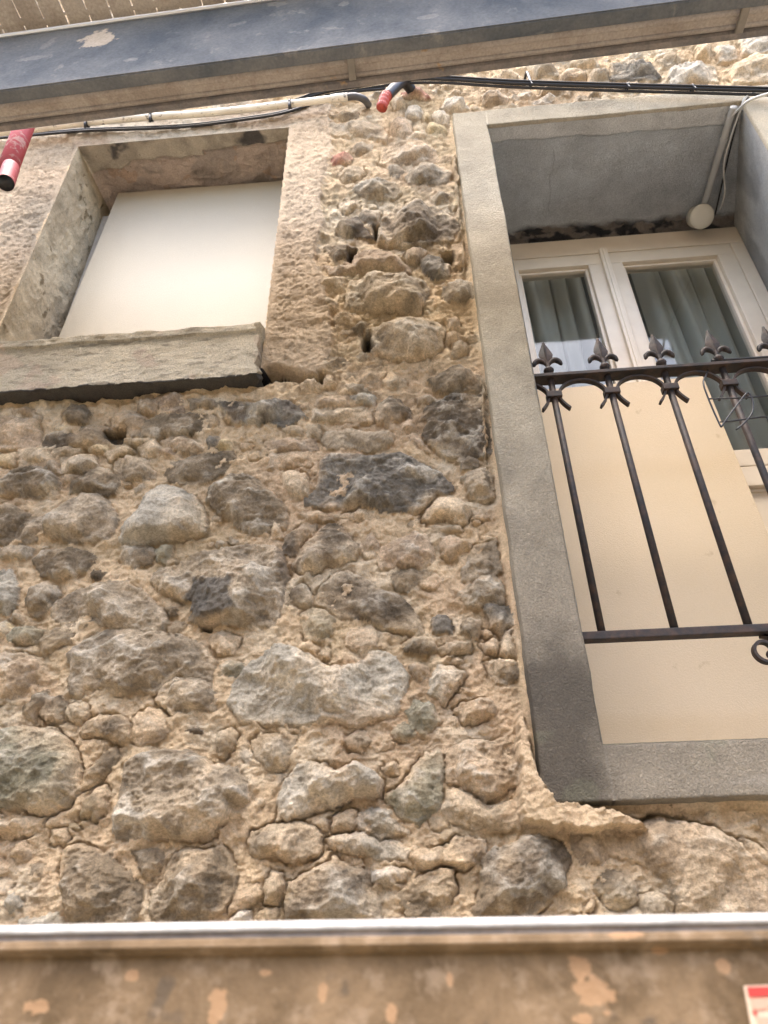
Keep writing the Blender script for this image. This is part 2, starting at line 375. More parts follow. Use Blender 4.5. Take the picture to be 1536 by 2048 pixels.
 ('t',5,.6,'310,1520 300,1450 330,1360 450,1320 600,1312 740,1312 850,1340 880,1400 850,1510 800,1590 700,1570 600,1550 420,1540'),
 ('t',5,.6,'440,1780 450,1690 560,1640 700,1610 850,1600 960,1640 1000,1700 980,1790 900,1850 800,1880 640,1880 520,1840 460,1810'),
 ('D',3,.5,'240,1000 310,930 400,930 440,1000 500,1060 400,1060 300,1040'), ('D',2,.5,'400,920 440,880 550,880 540,960 490,990 440,960'),
 ('B',3,.7,'360,740 400,690 520,670 640,690 700,750 640,800 500,800 400,770'),
 ('t',3,.4,'180,310 220,280 400,280 560,300 600,350 580,400 440,370 280,370 190,360'), ('B',2,.4,'210,240 300,210 400,210 400,250 300,270'),
 ('t',2,.4,'350,450 400,420 500,430 480,480 380,490'), ('R',2.5,.4,'205,520 330,490 360,530 300,570 220,570'),
 ('t',2.5,.5,'250,640 300,600 430,580 450,640 380,680 290,680'),
 ('T',3,.6,'530,560 560,480 640,420 800,400 900,450 960,545 850,570 740,555 640,590'),
 ('t',4,.6,'720,640 760,590 850,575 980,580 1050,620 1000,680 850,700 740,680'), ('P',3.5,.2,'610,270 760,260 770,350 700,390 620,340'),
 ('C',2.5,.2,'700,380 850,355 870,390 740,415'), ('Y',2.5,.2,'835,240 900,240 900,280 840,275'), ('Y',3,.2,'870,310 920,290 1010,330 1000,370 920,390 870,360'),
 ('W',3,.5,'620,130 700,110 720,170 640,190'), ('W',3,.5,'730,180 800,165 850,220 800,260 720,250'), ('R',3,.3,'690,70 840,60 890,100 840,120 700,100'),
 ('W',3,.7,'950,180 1000,110 1100,130 1160,175 1040,205'), ('W',3,.5,'900,240 940,220 1020,230 1020,300 930,290'),
 ('B',2,.7,'890,800 960,750 1030,780 1010,830 920,830'), ('Y',2,.2,'1020,860 1090,820 1100,860 1050,890'),
 ('g',2.5,.6,'820,1230 880,1190 980,1210 1040,1260 1000,1340 900,1350 840,1300'), ('t',3,.4,'960,1450 980,1400 1100,1350 1180,1370 1185,1480 1100,1500 970,1520'),
 ('T',2.5,.4,'1040,1110 1150,1110 1165,1240 1060,1270'), ('T',2.5,.4,'710,1180 760,1140 850,1140 870,1180 790,1240 720,1220'),
 ('B',2,.5,'160,1130 300,1120 390,1140 340,1190 240,1240'), ('t',2,.4,'600,600 660,585 710,620 660,660 600,640'),
 ('C',2,.5,'130,1340 320,1340 300,1420 140,1400'), ('P',2,.5,'150,1268 470,1272 470,1318 210,1328'),
 ('P',2.5,.3,'1000,1640 1080,1610 1100,1700 1010,1710'), ('P',2.5,.3,'1000,1720 1100,1720 1090,1780 1000,1790'),
 ('t',2.5,.5,'1030,1795 1130,1775 1140,1850 1050,1880'), ('B',2,.5,'350,1690 440,1640 470,1660 400,1740')]),
(768, 0, 2.0, [
 ('g',4,.7,'905,245 1000,230 1060,245 1110,290 1090,312 910,310'), ('t',4,.5,'820,290 900,270 905,328 820,328'),
 ('t',3.5,.6,'1090,230 1140,215 1220,225 1150,260'), ('C',4,.3,'1252,170 1310,165 1310,230 1250,225'),
 ('W',4,.7,'1140,270 1250,240 1330,260 1340,320 1150,320'), ('C',4,.6,'1380,270 1480,220 1560,230 1560,320 1400,320'),
 ('T',3,.6,'390,380 420,350 500,380 480,410 400,410'), ('t',2.5,.5,'820,380 860,362 870,384'), ('t',3,.6,'600,262 680,260 700,290 610,292'),
 ('C',3,.7,'440,300 540,290 560,320 460,330'), ('W',3,.6,'1330,180 1400,170 1420,230 1340,240'), ('T',3,.6,'700,290 800,270 810,320 720,325'),
 ('W',3,.6,'1420,150 1536,140 1560,200 1440,210'), ('C',3,.6,'730,245 850,235 860,262 740,270'), ('T',3,.6,'620,340 760,345 740,372 630,370')]),
]
def poly_px(s): return np.array([[float(v) for v in q.split(',')] for q in s.split()])

# ---------------------------------------------------------------- the wall: one relief, split into mortar, stones and plaster
def halfw(z): return 0.86+0.30*np.clip(z, 0, None)
s_d = np.linspace(-1.06, 1.06, QX)
step = s_d[1]-s_d[0]
ext = 1.06+np.cumsum(step*1.08**np.arange(1, 38))
svals = np.concatenate([-ext[::-1], s_d, ext])
zr = [-0.22]
while zr[-1] < 4.3: zr.append(zr[-1]+QZ*(0.0018+0.0016*min(max(zr[-1], 0), 2.0)))
zv = np.array(zr)
SX, SZ = np.meshgrid(svals, zv)
GX = SX*halfw(SZ); GZ = SZ.copy()
NR, NC = GX.shape

def poly_sdf(P, poly):                    # + inside
    x, y = P
    d2 = np.full(x.shape, 1e9); ins = np.zeros(x.shape, bool)
    n = len(poly)
    for i in range(n):
        ax, ay = poly[i]; bx, by = poly[(i+1) % n]
        ex, ey = bx-ax, by-ay; L = ex*ex+ey*ey+1e-12
        t = np.clip(((x-ax)*ex+(y-ay)*ey)/L, 0, 1)
        d2 = np.minimum(d2, (x-ax-t*ex)**2+(y-ay-t*ey)**2)
        c = ((ay > y) != (by > y)); xi = ax+(y-ay)*ex/(ey if abs(ey) > 1e-9 else 1e-9)
        ins ^= c & (x < xi)
    d = np.sqrt(d2); return np.where(ins, d, -d)
def window_of(poly, pad):
    lo = poly.min(0)-pad; hi = poly.max(0)+pad
    r0 = np.searchsorted(zv, lo[1]); r1 = min(np.searchsorted(zv, hi[1])+1, NR)
    if r1-r0 < 2: return None
    hw0, hw1 = halfw(zv[r0]), halfw(zv[r1-1])
    s0 = min(lo[0]/hw0, lo[0]/hw1); s1 = max(hi[0]/hw0, hi[0]/hw1)
    c0 = np.searchsorted(svals, s0); c1 = min(np.searchsorted(svals, s1)+1, NC)
    if c1-c0 < 2: return None
    return slice(r0, r1), slice(c0, c1)

# domain warp, so outlines come out broken rather than drawn
WX = GX+0.0065*fbm(GX, GZ, .030, 4, 1)+0.0035*fbm(GX, GZ, .008, 2, 9)
WZ = GZ+0.0065*fbm(GX, GZ, .030, 4, 2)+0.0035*fbm(GX, GZ, .008, 2, 11)

# conchoidal chips: bowls meeting in sharp crests
def conch(x, y, s, seed, tilt=.5, k=1.0):
    X = x/s; Y = y/s; xi = np.floor(X).astype(np.int32); yi = np.floor(Y).astype(np.int32)
    A, B, C2, D2 = LAT[seed % 4], LAT[(seed+1) % 4], LAT[(seed+2) % 4], LAT[(seed+3) % 4]; best = None
    for i in (-1, 0, 1):
        for j in (-1, 0, 1):
            a = (xi+i+seed*13) & 255; b_ = (yi+j+seed*7) & 255
            dx = X-(xi+i+A[a, b_]); dy = Y-(yi+j+B[a, b_]); g1 = C2[a, b_]-.5; g2 = D2[a, b_]-.5
            v = k*(dx*dx+dy*dy)+tilt*(g1*dx+g2*dy)+.45*LAT[(seed+2) % 4][b_, a]
            best = v if best is None else np.minimum(best, v)
    return (best-best.mean())*s
CX = GX+.010*fbm(GX, GZ, .05, 4, 25); CZ = (GZ+.010*fbm(GX, GZ, .05, 4, 27))*1.35
K1 = conch(CX*.96+CZ*.25, CZ*.96-CX*.25, .075, 1); K2 = conch(CX*.9-CZ*.4, CZ*.9+CX*.4, .028, 2); K3 = conch(CX, CZ, .011, 5)
# bedding mortar
big = fbm(GX, GZ, .22, 3, 3)
HM = (0.010*big+0.013*(ridged(GX+.012*fbm(GX, GZ, .03, 2, 6), GZ, .065, 5, 4)-.35)+0.0035*fbm(GX, GZ, .012, 4, 5)
      + 0.006*np.clip(fbm(GX, GZ*1.6, .035, 3, 21), 0, 1)+.30*K2+.42*K3-.001)
H = HM.copy(); ID = np.zeros((NR, NC), np.int32)
mc = np.array([.68, .52, .335]); m2 = np.array([.60, .445, .29]); m3 = np.array([.75, .64, .47]); m4 = np.array([.47, .365, .225])
k1 = sstep(-.1, .5, fbm(GX, GZ, .18, 4, 12))[..., None]; k2 = sstep(.05, .45, fbm(GX, GZ, .11, 4, 15))[..., None]
k3 = sstep(.15, .5, fbm(GX, GZ, .15, 5, 18))[..., None]
COL = mc*(1-k1)+m2*k1; COL = COL*(1-.7*k2)+m3*.7*k2; COL = COL*(1-.6*k3)+m4*.6*k3
MCOL = COL.copy()
BEST = np.full((NR, NC), -1.0)            # signed distance to the nearest stone outline
F1 = fbm(GX, GZ, .045, 5, 31); F2 = ridged(GX*1.0, GZ*1.35, .05, 5, 33, .62); F3 = fbm(GX, GZ, .09, 3, 36)
F4 = ridged(GX, GZ*1.7, .016, 4, 38, .6)

def put_stone(poly, col, Hs, rough, sid, seed, grow=.003, smear=0.):
    w = window_of(poly, .02)
    if w is None: return 0
    r = np.random.RandomState(seed)
    x, z = WX[w], WZ[w]
    d = poly_sdf((x, z), poly)+grow; m = d > -.004
    if m.sum() < 6: return 0
    c = poly.mean(0); size = np.sqrt(abs(np.sum(poly[:, 0]*np.roll(poly[:, 1], -1)-poly[:, 1]*np.roll(poly[:, 0], -1)))/2)
    wd_ = .005+.055*size*(1-.5*rough)
    h = Hs*(1-np.exp(-np.clip(d, 0, None)/wd_))
    gx, gz = r.uniform(-.16, .16), r.uniform(-.22, .06)
    h = h+(gx*(x-c[0])+gz*(z-c[1]))*np.clip(d/.02, 0, 1)
    for _ in range(5):                    # cleaved faces
        a = r.uniform(0, 2*np.pi); o = r.uniform(.05, .42)*size; sl = r.uniform(.3, 1.05)
        q = (x-c[0])*math.cos(a)+(z-c[1])*math.sin(a)-o
        h = h-sl*np.clip(q, 0, None)*(.4+.6*rough)
    h = np.maximum(h, .25*Hs*(1-np.exp(-np.clip(d, 0, None)/.004)))
    e = np.clip(d/.012, 0, 1)
    am = min(1.0, size/.10)
    h = h+e*rough*(.006*am*F1[w]+.28*am*K1[w]+.42*K2[w]*min(1, size/.05)+.55*K3[w]+.0025*(F4[w]-.3))+e*(1-rough)*(.0025*F1[w]+.05*K2[w])
    h = h+.003+.3*.010*big[w]
    crev = np.exp(-(d/.0026)**2)*(.001+.010*sstep(.0, .45, F3[w]))*min(1, size/.035)*sstep(-.003, .004, h-H[w]+.003)
    sel = m & (d > 0) & (h > H[w]-.001)
    hh = H[w]; hh[m] = (np.where(sel, h, hh)-crev)[m]; H[w] = hh
    ii = ID[w]; ii[sel] = sid; ID[w] = ii
    b = BEST[w]; BEST[w] = np.maximum(b, d)
    va = .80+.34*sstep(-.6, .6, F1[w])+.18*F3[w]
    cc = np.array(col)*(1+r.uniform(-.1, .1))*va[..., None]
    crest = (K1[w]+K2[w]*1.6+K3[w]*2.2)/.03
    dust_hilite = (np.clip(sstep(.25, 1.1, crest)*.5+sstep(.50, .9, F2[w]+.25*F1[w])*.3, 0, 1)*(.25+rough)*.9)[..., None]  # chalk dust on the crests, doubling as painted top-light highlights
    cc = cc*(1-dust_hilite)+np.array([.66, .60, .49])*dust_hilite
    sm = np.clip(np.exp(-np.clip(d, 0, None)/.012)*.75*sstep(-.25, .25, F3[w]+.4*F1[w])+.32*sstep(.05, .45, F3[w]+.3*F1[w])+smear, 0, .9)[..., None]
    cc = cc*(1-sm)+MCOL[w]*sm
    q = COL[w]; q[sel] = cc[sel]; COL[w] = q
    return size

# small packing stones first (they fill what the traced ones leave), then the traced ones
traced = []
for ox, oy, sc, lst in STONES:
    for (p, hb, ro, s) in lst:
        q = poly_px(s)/sc+[ox, oy]; hb = hb*.0088
        poly = np.array([wp(a, b, DW-.45*hb) for a, b in q])
        traced.append((poly, PAL[p], hb, ro, p))
def in_view(x, z):
    v = np.array([x, DW, z]); f = v@FW; return 768+FPX*(v@RT)/f, 1024-FPX*(v@UP)/f
occ = []
for t in traced: occ.append((*t[0].mean(0), t[0]))
cent = np.array([[o[0], o[1], np.sqrt(((o[2]-o[2].mean(0))**2).sum(1).max())] for o in occ])
fill = []
rr = np.random.RandomState(3)
keys = 'TTTCCttBPGYBtT'
for big_r, tries in (((.05, .10), 900), ((.028, .05), 1500), ((.014, .026), 2600), ((.008, .013), 1800)):
    for _ in range(tries):
        z = rr.uniform(-.2, 4.25); x = rr.uniform(-1.9, 1.9)*halfw(z)
        R0 = rr.uniform(*big_r)
        px, py = in_view(x, z); vis = -30 < px < 1566 and 60 < py < 1850
        if vis and big_r[0] > .04 and py > 300: continue
        if -1.5 < x < -.28 and 1.25 < z < 2.75: continue
        if .15 < x < 1.27 and .23 < z < 2.56: continue
        # clearance from the traced outlines and from other fillers
        dd = np.hypot(cent[:, 0]-x, cent[:, 1]-z)
        near = [i for i in np.nonzero(dd < cent[:, 2]+R0*1.3)[0] if i < len(occ)]
        ok = True
        for i in near:
            if poly_sdf((np.array([x]), np.array([z])), occ[i][2])[0] > -R0*.62: ok = False; break
        if not ok: continue
        n = rr.randint(5, 8); a0 = rr.uniform(0, 6.28); el = rr.uniform(1.0, 1.7); fl = rr.uniform(-.3, .3)
        a = a0+np.arange(n)/n*2*np.pi+rr.uniform(-.32, .32, n); ra = R0*rr.uniform(.7, 1.15, n)
        qx, qz = np.cos(a)*ra*math.sqrt(el), np.sin(a)*ra/math.sqrt(el)
        poly = np.stack([x+qx*math.cos(fl)-qz*math.sin(fl), z+qx*math.sin(fl)+qz*math.cos(fl)], 1)
        k = (keys if z < 2.55 else 'WWCCTtWtG')[rr.randint(9 if z >= 2.55 else len(keys))]
        fill.append((poly, PAL[k], R0*rr.uniform(.18, .45), rr.uniform(.4, 1.0), k))
        occ.append((x, z, poly)); cent = np.vstack([cent, [x, z, R0*math.sqrt(el)]])
    print('fill', len(fill))
def parea(p): return abs(np.sum(p[:, 0]*np.roll(p[:, 1], -1)-p[:, 1]*np.roll(p[:, 0], -1)))/2
def seen(t):
    q = np.array([in_view(*v) for v in t[0]]); q[:, 0] = np.clip(q[:, 0], 0, 1536); q[:, 1] = np.clip(q[:, 1], 60, 1840)
    return parea(q)
allst = [(t, 0) for t in fill]+[(t, 1) for t in traced]
order = np.argsort([-seen(t[0]) for t in allst])
rank = {int(i): k for k, i in enumerate(order)}
for i, (t, tr) in enumerate(allst):
    sid = rank[i]+1 if rank[i] < 98 else 999
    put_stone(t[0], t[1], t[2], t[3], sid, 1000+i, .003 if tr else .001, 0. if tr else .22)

# dark mineral zones inside some stones (their own shapes)
for pts, c_, a_ in (('372,1190 388,1160 440,1165 482,1172 484,1238 440,1240 408,1246 374,1236', (.11, .105, .095), .85),
                    ('560,1085 590,1100 600,1190 570,1200 555,1150', (.16, .13, .10), .7),
                    ('445,802 470,798 480,820 505,836 500,848 470,845 447,828', (.14, .11, .08), .75),
                    ('575,800 605,812 606,830 580,838 560,815', (.14, .115, .09), .7),
                    ('138,1290 160,1285 160,1330 140,1335', (.14, .12, .10), .6),
                    ('760,455 800,440 905,460 880,478 790,480', (.16, .125, .09), .5),
                    ('120,1590 200,1590 210,1650 150,1680', (.17, .145, .09), .5), ('0,1540 90,1500 130,1560 60,1620 0,1620', (.17, .155, .10), .5)):
    q = poly_px(pts); poly = np.array([wp(a, b) for a, b in q]); w = window_of(poly, .03)
    k = (sstep(-.006, .010, poly_sdf((WX[w]+.012*F1[w], WZ[w]+.012*F3[w]), poly)+.006*K2[w]/.03)*a_*(ID[w] > 0))[..., None]
    COL[w] = COL[w]*(1-k)+np.array(c_)*k
# ---- plaster bands, black joint, openings
def region(pts, pad=.05, wj=.006):
    q = poly_px(pts); poly = np.array([wp(a, b) for a, b in q])
    w = window_of(poly, pad); return w, poly_sdf((WX[w]+wj*F1[w], WZ[w]+wj*F3[w]), poly)
def plaster(pts, h0, amp, c1, c2, sid, soft=.02):
    w, d = region(pts, .05, .014); k = sstep(-.012, .008, d)
    hp = h0+amp*(.7*F1[w]+.35*(F2[w]-.35))+.25*K3[w]+.0035*fbm(GX[w]*1.0, GZ[w]*1.0, .013, 4, 51)+.003*(F4[w]-.3)
    hp = h0*0+(H[w]*.35+hp*.8)
    H[w] = H[w]*(1-k)+hp*k
    m = d > 0
    f = sstep(-.35, .35, fbm(GX[w], GZ[w], .16, 5, 55))[..., None]
    cc = np.array(c1)*(1-f)+np.array(c2)*f
    q = COL[w]; q[m] = cc[m]; COL[w] = q
    ii = ID[w]; ii[m] = sid; ID[w] = ii
plaster('-500,225 165,250 162,300 0,664 -60,800 -500,860', .012, .010, (.54, .43, .31), (.42, .35, .26), 1001)
plaster('120,246 300,236 660,196 662,232 655,262 575,268 155,306', .016, .006, (.50, .43, .33), (.42, .33, .24), 1001)
plaster('572,262 655,240 668,300 640,380 652,450 628,520 655,600 668,680 655,745 610,752 515,756 537,640 568,360', .018, .006, (.58, .455, .32), (.50, .39, .275), 1001)
plaster('1000,1640 1060,1570 1105,1600 1240,1612 1290,1640 1180,1650 1090,1662', .012, .006, (.56, .43, .29), (.50, .37, .24), 1001)
q = poly_px('-500,800 0,752 400,735 560,738 610,748 640,756 648,768 600,766 400,778 250,788 190,800 0,806 -500,860')
gp = np.array([wp(a, b) for a, b in q]); w = window_of(gp, .05)
d = poly_sdf((GX[w], GZ[w]+.006*fbm(GX[w], GZ[w]*0, .04, 3, 57)), gp)
k = sstep(-.002, .012, d); H[w] = H[w]*(1-k)+(-.045+.012*F1[w])*k
m = (d > .0095) & (GX[w] < -.34+.02*F1[w]); q = COL[w]; q[m] = (np.array([.018, .017, .018])*(1+.5*F1[w][..., None]))[m]; COL[w] = q; ii = ID[w]; ii[m] = 0; ID[w] = ii
for pts, dep in (('722,672 742,668 748,700 726,712', .05), ('880,504 905,504 905,530 890,532', .05), ('205,862 255,858 250,888 210,884', .03),
                 ('690,505 712,500 706,535 692,528', .04), ('745,455 762,450 758,480 746,476', .04), ('636,748 652,752 646,776 630,770', .05),
                 ('1180,1632 1300,1628 1370,1632 1300,1640 1230,1644 1150,1652', .03), ('395,1250 425,1250 420,1262 400,1262', .03)):
    w, d = region(pts, .03); k = sstep(-.002, .008, d); H[w] = H[w]-dep*k; q = COL[w]; q[:] = q*(1-.8*k[..., None]); COL[w] = q

OP1 = (-1.203, -.413, 1.345, 2.574)        # left window opening x0,x1,z0,z1
OP2 = (.226, 1.19, .30, 2.48)              # behind the cement surround
def rectd(o): return np.minimum(np.minimum(GX-o[0], o[1]-GX), np.minimum(GZ-o[2], o[3]-GZ))
for o, hh, wd_ in ((OP1, .014, .02), ((.168, 1.248, .252, 2.53), .006, .02)):
    d = rectd(o); k = sstep(-wd_, -.002, d); H = H*(1-k)+hh*k
d1, d2 = rectd(OP1), rectd(OP2)
# mortar slopped over the lower left corner of the cement surround
for pts, hh in (('1030,1420 1052,1428 1066,1500 1082,1545 1108,1580 1122,1606 1150,1618 1120,1660 1050,1640 1030,1500', .050),
                ('1110,1598 1170,1602 1230,1612 1262,1622 1300,1650 1150,1662 1090,1650', .048),
                ('960,740 968,738 974,900 968,905', .03), ('905,300 914,300 930,520 925,525', .03)):
    q = poly_px(pts); poly = np.array([wp(a, b, DW-.04) for a, b in q]); w = window_of(poly, .03)
    k = sstep(-.001, .007, poly_sdf((WX[w]+.008*F1[w], WZ[w]+.008*F3[w]), poly))
    H[w] = H[w]*(1-k)+(hh+.006*F1[w]+.3*K2[w]+.4*K3[w])*k; m = k > .2
    q_ = COL[w]; q_[m] = (MCOL[w]*1.0)[m]; COL[w] = q_; ii = ID[w]; ii[m] = 0; ID[w] = ii
vert = np.stack([GX, DW-H, GZ], -1).reshape(-1, 3)
colf = np.clip(COL, .004, .9).reshape(-1, 3)
idx = np.arange(NR*NC).reshape(NR, NC)
F = np.stack([idx[:-1, :-1], idx[:-1, 1:], idx[1:, 1:], idx[1:, :-1]], -1).reshape(-1, 4)
fid = ID[:-1, :-1].reshape(-1).copy()
dd = np.maximum(d1, d2); df = np.minimum(np.minimum(dd[:-1, :-1], dd[1:, 1:]), np.minimum(dd[:-1, 1:], dd[1:, :-1])).reshape(-1)
keep = df < 0; F = F[keep]; fid = fid[keep]
wall = empty('stone_wall', (0, DW, -5), 'old rubble stone wall of brown and grey stones bedded in crumbling tan mortar', 'wall')
def sub(name, mask, mat):
    f = F[mask]; u, inv = np.unique(f, return_inverse=True)
    o = mesh_np(name, vert[u], inv.reshape(f.shape), colf[u], mat)
    return attach(o, wall)
NOTED = {}
for i, (t, tr) in enumerate(allst):
    if tr: NOTED[rank[i]+1] = t
o = sub('mortar', fid == 0, M_MORTAR)
o = sub('plaster', fid == 1001, M_PLASTER)
o['label'] = 'rough sandy plaster left around the blocked window'
o = sub('small_stone', fid == 999, M_ROCK); o['kind'] = 'stuff'
for sid in range(1, 99):
    m = fid == sid
    if m.sum() < 20: continue
    sub('stone', m, M_ROCK)
# plain upper and outer continuation of the same wall, out of the frame
bm = bmesh.new()
zt = zv[-1]; xe = GX[-1].max(); xb = GX[0].max()
def quad(a, b, c, d): bm.faces.new([bm.verts.new(v) for v in (a, b, c, d)])
quad((-6, DW+.03, -5), (6, DW+.03, -5), (6, DW+.03, -.2), (-6, DW+.03, -.2))
quad((-6, DW+.03, zt-.02), (6, DW+.03, zt-.02), (6, DW+.03, 7), (-6, DW+.03, 7))
for s in (-1, 1): quad((s*6, DW+.03, -.2), (s*xb*.98, DW+.03, -.2), (s*xe*.98, DW+.03, zt-.02), (s*6, DW+.03, zt-.02))
b = NB('wall_beyond', .95, .1)
c = b.mix(b.ramp(b.noise(7, 4, .6), [(.42, 0.0), (.5, 1.0)]), (.24, .18, .13), (.5, .37, .24))
obj_bm('outer_wall', bm, b.end(c, b.bump(b.noise(16, 8, .65), .03)), wall)

# ---------------------------------------------------------------- relief sheets for reveals, soffits, boards
def sheet(name, P00, P10, P11, P01, nu, nv, amp, colf_, mat, parent=None, nrm=None, edge=True, hf=None):
    """bilinear sheet with relief along nrm (fading to 0 on its rim)"""
    P = [np.array(p, float) for p in (P00, P10, P11, P01)]
    u, v = np.meshgrid(np.linspace(0, 1, nu), np.linspace(0, 1, nv)); U, V = u[..., None], v[..., None]
    Q = P[0]*(1-U)*(1-V)+P[1]*U*(1-V)+P[2]*U*V+P[3]*(1-U)*V
    lu = np.linalg.norm(P[1]-P[0]); lv = np.linalg.norm(P[3]-P[0]); a, b = u*lu, v*lv
    h = amp*(fbm(a, b, .12, 5, 61)+.8*(ridged(a, b, .05, 4, 63)-.35)) if hf is None else hf(a, b, u, v)
    if edge: h = h*np.clip(np.minimum(np.minimum(u, 1-u)*lu, np.minimum(v, 1-v)*lv)/.02, 0, 1)
    n = np.array(nrm, float) if nrm is not None else np.cross(P[1]-P[0], P[3]-P[0]); n /= np.linalg.norm(n)
    Q = Q+h[..., None]*n
    col = colf_(a, b, u, v)
    i = np.arange(nu*nv).reshape(nv, nu)
    F = np.stack([i[:-1, :-1], i[:-1, 1:], i[1:, 1:], i[1:, :-1]], -1).reshape(-1, 4)
    o = mesh_np(name, Q.reshape(-1, 3), F, np.clip(col.reshape(-1, 3), 0.004, .9), mat)
    if parent: attach(o, parent)
    return o
def mixc(k, a, b):
    k = k[..., None]; return np.array(a)*(1-k)+np.array(b)*k

# ---- left window recess (part of the wall)
x0, x1, z0, z1 = OP1; YF = DW-.014; YB = 1.56
def c_rev(a, b, u, v):
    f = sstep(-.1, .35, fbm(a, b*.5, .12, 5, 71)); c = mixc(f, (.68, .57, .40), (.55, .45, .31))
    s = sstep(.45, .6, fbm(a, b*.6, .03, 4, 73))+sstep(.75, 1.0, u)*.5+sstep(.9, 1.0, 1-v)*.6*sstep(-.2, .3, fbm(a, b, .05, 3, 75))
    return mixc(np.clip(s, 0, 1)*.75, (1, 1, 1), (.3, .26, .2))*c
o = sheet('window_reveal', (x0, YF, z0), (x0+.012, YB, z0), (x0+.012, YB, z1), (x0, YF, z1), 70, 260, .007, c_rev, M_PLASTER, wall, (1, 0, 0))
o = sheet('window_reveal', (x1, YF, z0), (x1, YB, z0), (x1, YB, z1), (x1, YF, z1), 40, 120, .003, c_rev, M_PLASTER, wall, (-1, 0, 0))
def h_sof(a, b, u, v):
    brk = .075+.018*fbm(a, a*0+.3, .08, 4, 81)+.03*sstep(.2, .1, a)-.02*(a > .45)
    k = sstep(brk-.004, brk+.004, b)         # torn plaster edge, stones beyond it
    h = .004*fbm(a, b, .05, 4, 82)+(-.012+.010*(ridged(a, b*1.3, .07, 3, 83)-.4))*k
    return h
def c_sof(a, b, u, v):
    brk = .075+.018*fbm(a, a*0+.3, .08, 4, 81)+.03*sstep(.2, .1, a)-.02*(a > .45)
    k = sstep(brk-.003, brk+.003, b)
    p = mixc(sstep(-.2, .4, fbm(a, b, .07, 4, 84)), (.46, .40, .31), (.34, .295, .23))
    p = mixc(sstep(.1, .35, fbm(a, b, .10, 4, 88)), p, (.10, .09, .08))
    s = mixc(sstep(-.1, .15, fbm(a, b, .09, 3, 85)), (.50, .40, .32), (.40, .33, .27))
    s = mixc(sstep(.36, .42, fbm(a, b, .06, 3, 86))*.6, s, (.44, .30, .20))
    return p*(1-k[..., None])+s*k[..., None]
o = sheet('window_soffit', (x0, YF, z1), (x1, YF, z1), (x1, YB, z1+.01), (x0, YB, z1+.01), 330, 110, .0, c_sof, M_PLASTER, wall, (0, 0, -1), hf=h_sof)
bm = bmesh.new(); box(bm, ((x0+x1)/2, YB+.06, (z0+z1)/2), (x1-x0+.1, .1, z1-z0+.1))
b = NB('dark_hollow', .9, .1); obj_bm('recess_back', bm, b.end((.05, .045, .04)), wall)
bm = bmesh.new(); box(bm, ((x0+x1)/2, (DW+YB)/2+.02, z0+.02), (x1-x0-.004, YB-DW, .03)); obj_bm('recess_floor', bm, M_PLASTER, wall)
# frame strip left of the board
win1 = empty('window_frame', (x0+.03, 1.53, z0+.05), 'narrow grey old wooden window frame edge showing left of the white board', 'window frame')
b = NB('old_grey_paint', .7, .3)
GREYP = b.end(b.mix(b.noise(30, 6, .6), (.20, .185, .16), (.34, .31, .27)), b.bump(b.noise(60, 5, .6), .002))
bm = bmesh.new(); box(bm, (x0+.045, 1.535, 2.06), (.05, .05, .84), bevel=.003); obj_bm('jamb', bm, GREYP, win1)
bm = bmesh.new(); box(bm, (-.80, 1.535, 2.525), (.64, .05, .05), bevel=.003); obj_bm('head', bm, GREYP, win1)
bm = bmesh.new(); box(bm, (x1-.045, 1.535, 2.06), (.05, .05, .84), bevel=.003); obj_bm('jamb', bm, GREYP, win1)

# ---- insulation boards
def mat_board(name, c1, c2, spots):
    b = NB(name, .55, .35)
    c = b.mix(b.ramp(b.noise(1.6, 4, .6), [(.35, 0.0), (.65, 1.0)]), c1, c2)
    c = b.mix(1.0, c, b.ramp(b.noise(420, 3, .7), [(.3, .93), (.7, 1.05)]), 'MULTIPLY')
    if spots: c = b.mix(b.ramp(b.noise(13, 4, .55), [(.26, .45), (.31, 0.0)]), c, (.30, .22, .13))
    return b.end(c, b.bump(b.noise(260, 4, .7), .0009))
M_B1 = mat_board('white_board', (.365, .325, .25), (.39, .345, .265), False)
M_B2 = mat_board('cream_board', (.50, .395, .26), (.54, .43, .295), True)
def slab(name, quad_, th, mat, label, cat):
    bm = bmesh.new(); q = [Vector(p) for p in quad_]; n = (q[1]-q[0]).cross(q[3]-q[0]).normalized()
    if n.y < 0: n = -n
    f = [bm.verts.new(p) for p in q]; g = [bm.verts.new(p+n*th) for p in q]
    bm.faces.new(f); bm.faces.new(g[::-1])
    for i in range(4): bm.faces.new((f[i], g[i], g[(i+1) % 4], f[(i+1) % 4]))
    bmesh.ops.bevel(bm, geom=list(bm.edges), offset=.0015, segments=2, affect='EDGES')
    o = obj_bm(name, bm, mat); return tag(o, label, cat)
tl, tr = w3(236, 386, 1.475), w3(568, 361, 1.475); bl, br = w3(118, 672, 1.465), w3(537, 643, 1.465)
bl = tl+(bl-tl)*1.42; br = tr+(br-tr)*1.42
slab('insulation_board', (bl, br, tr, tl), .03, M_B1, 'bright white board closing the left window opening above its stone sill', 'board')

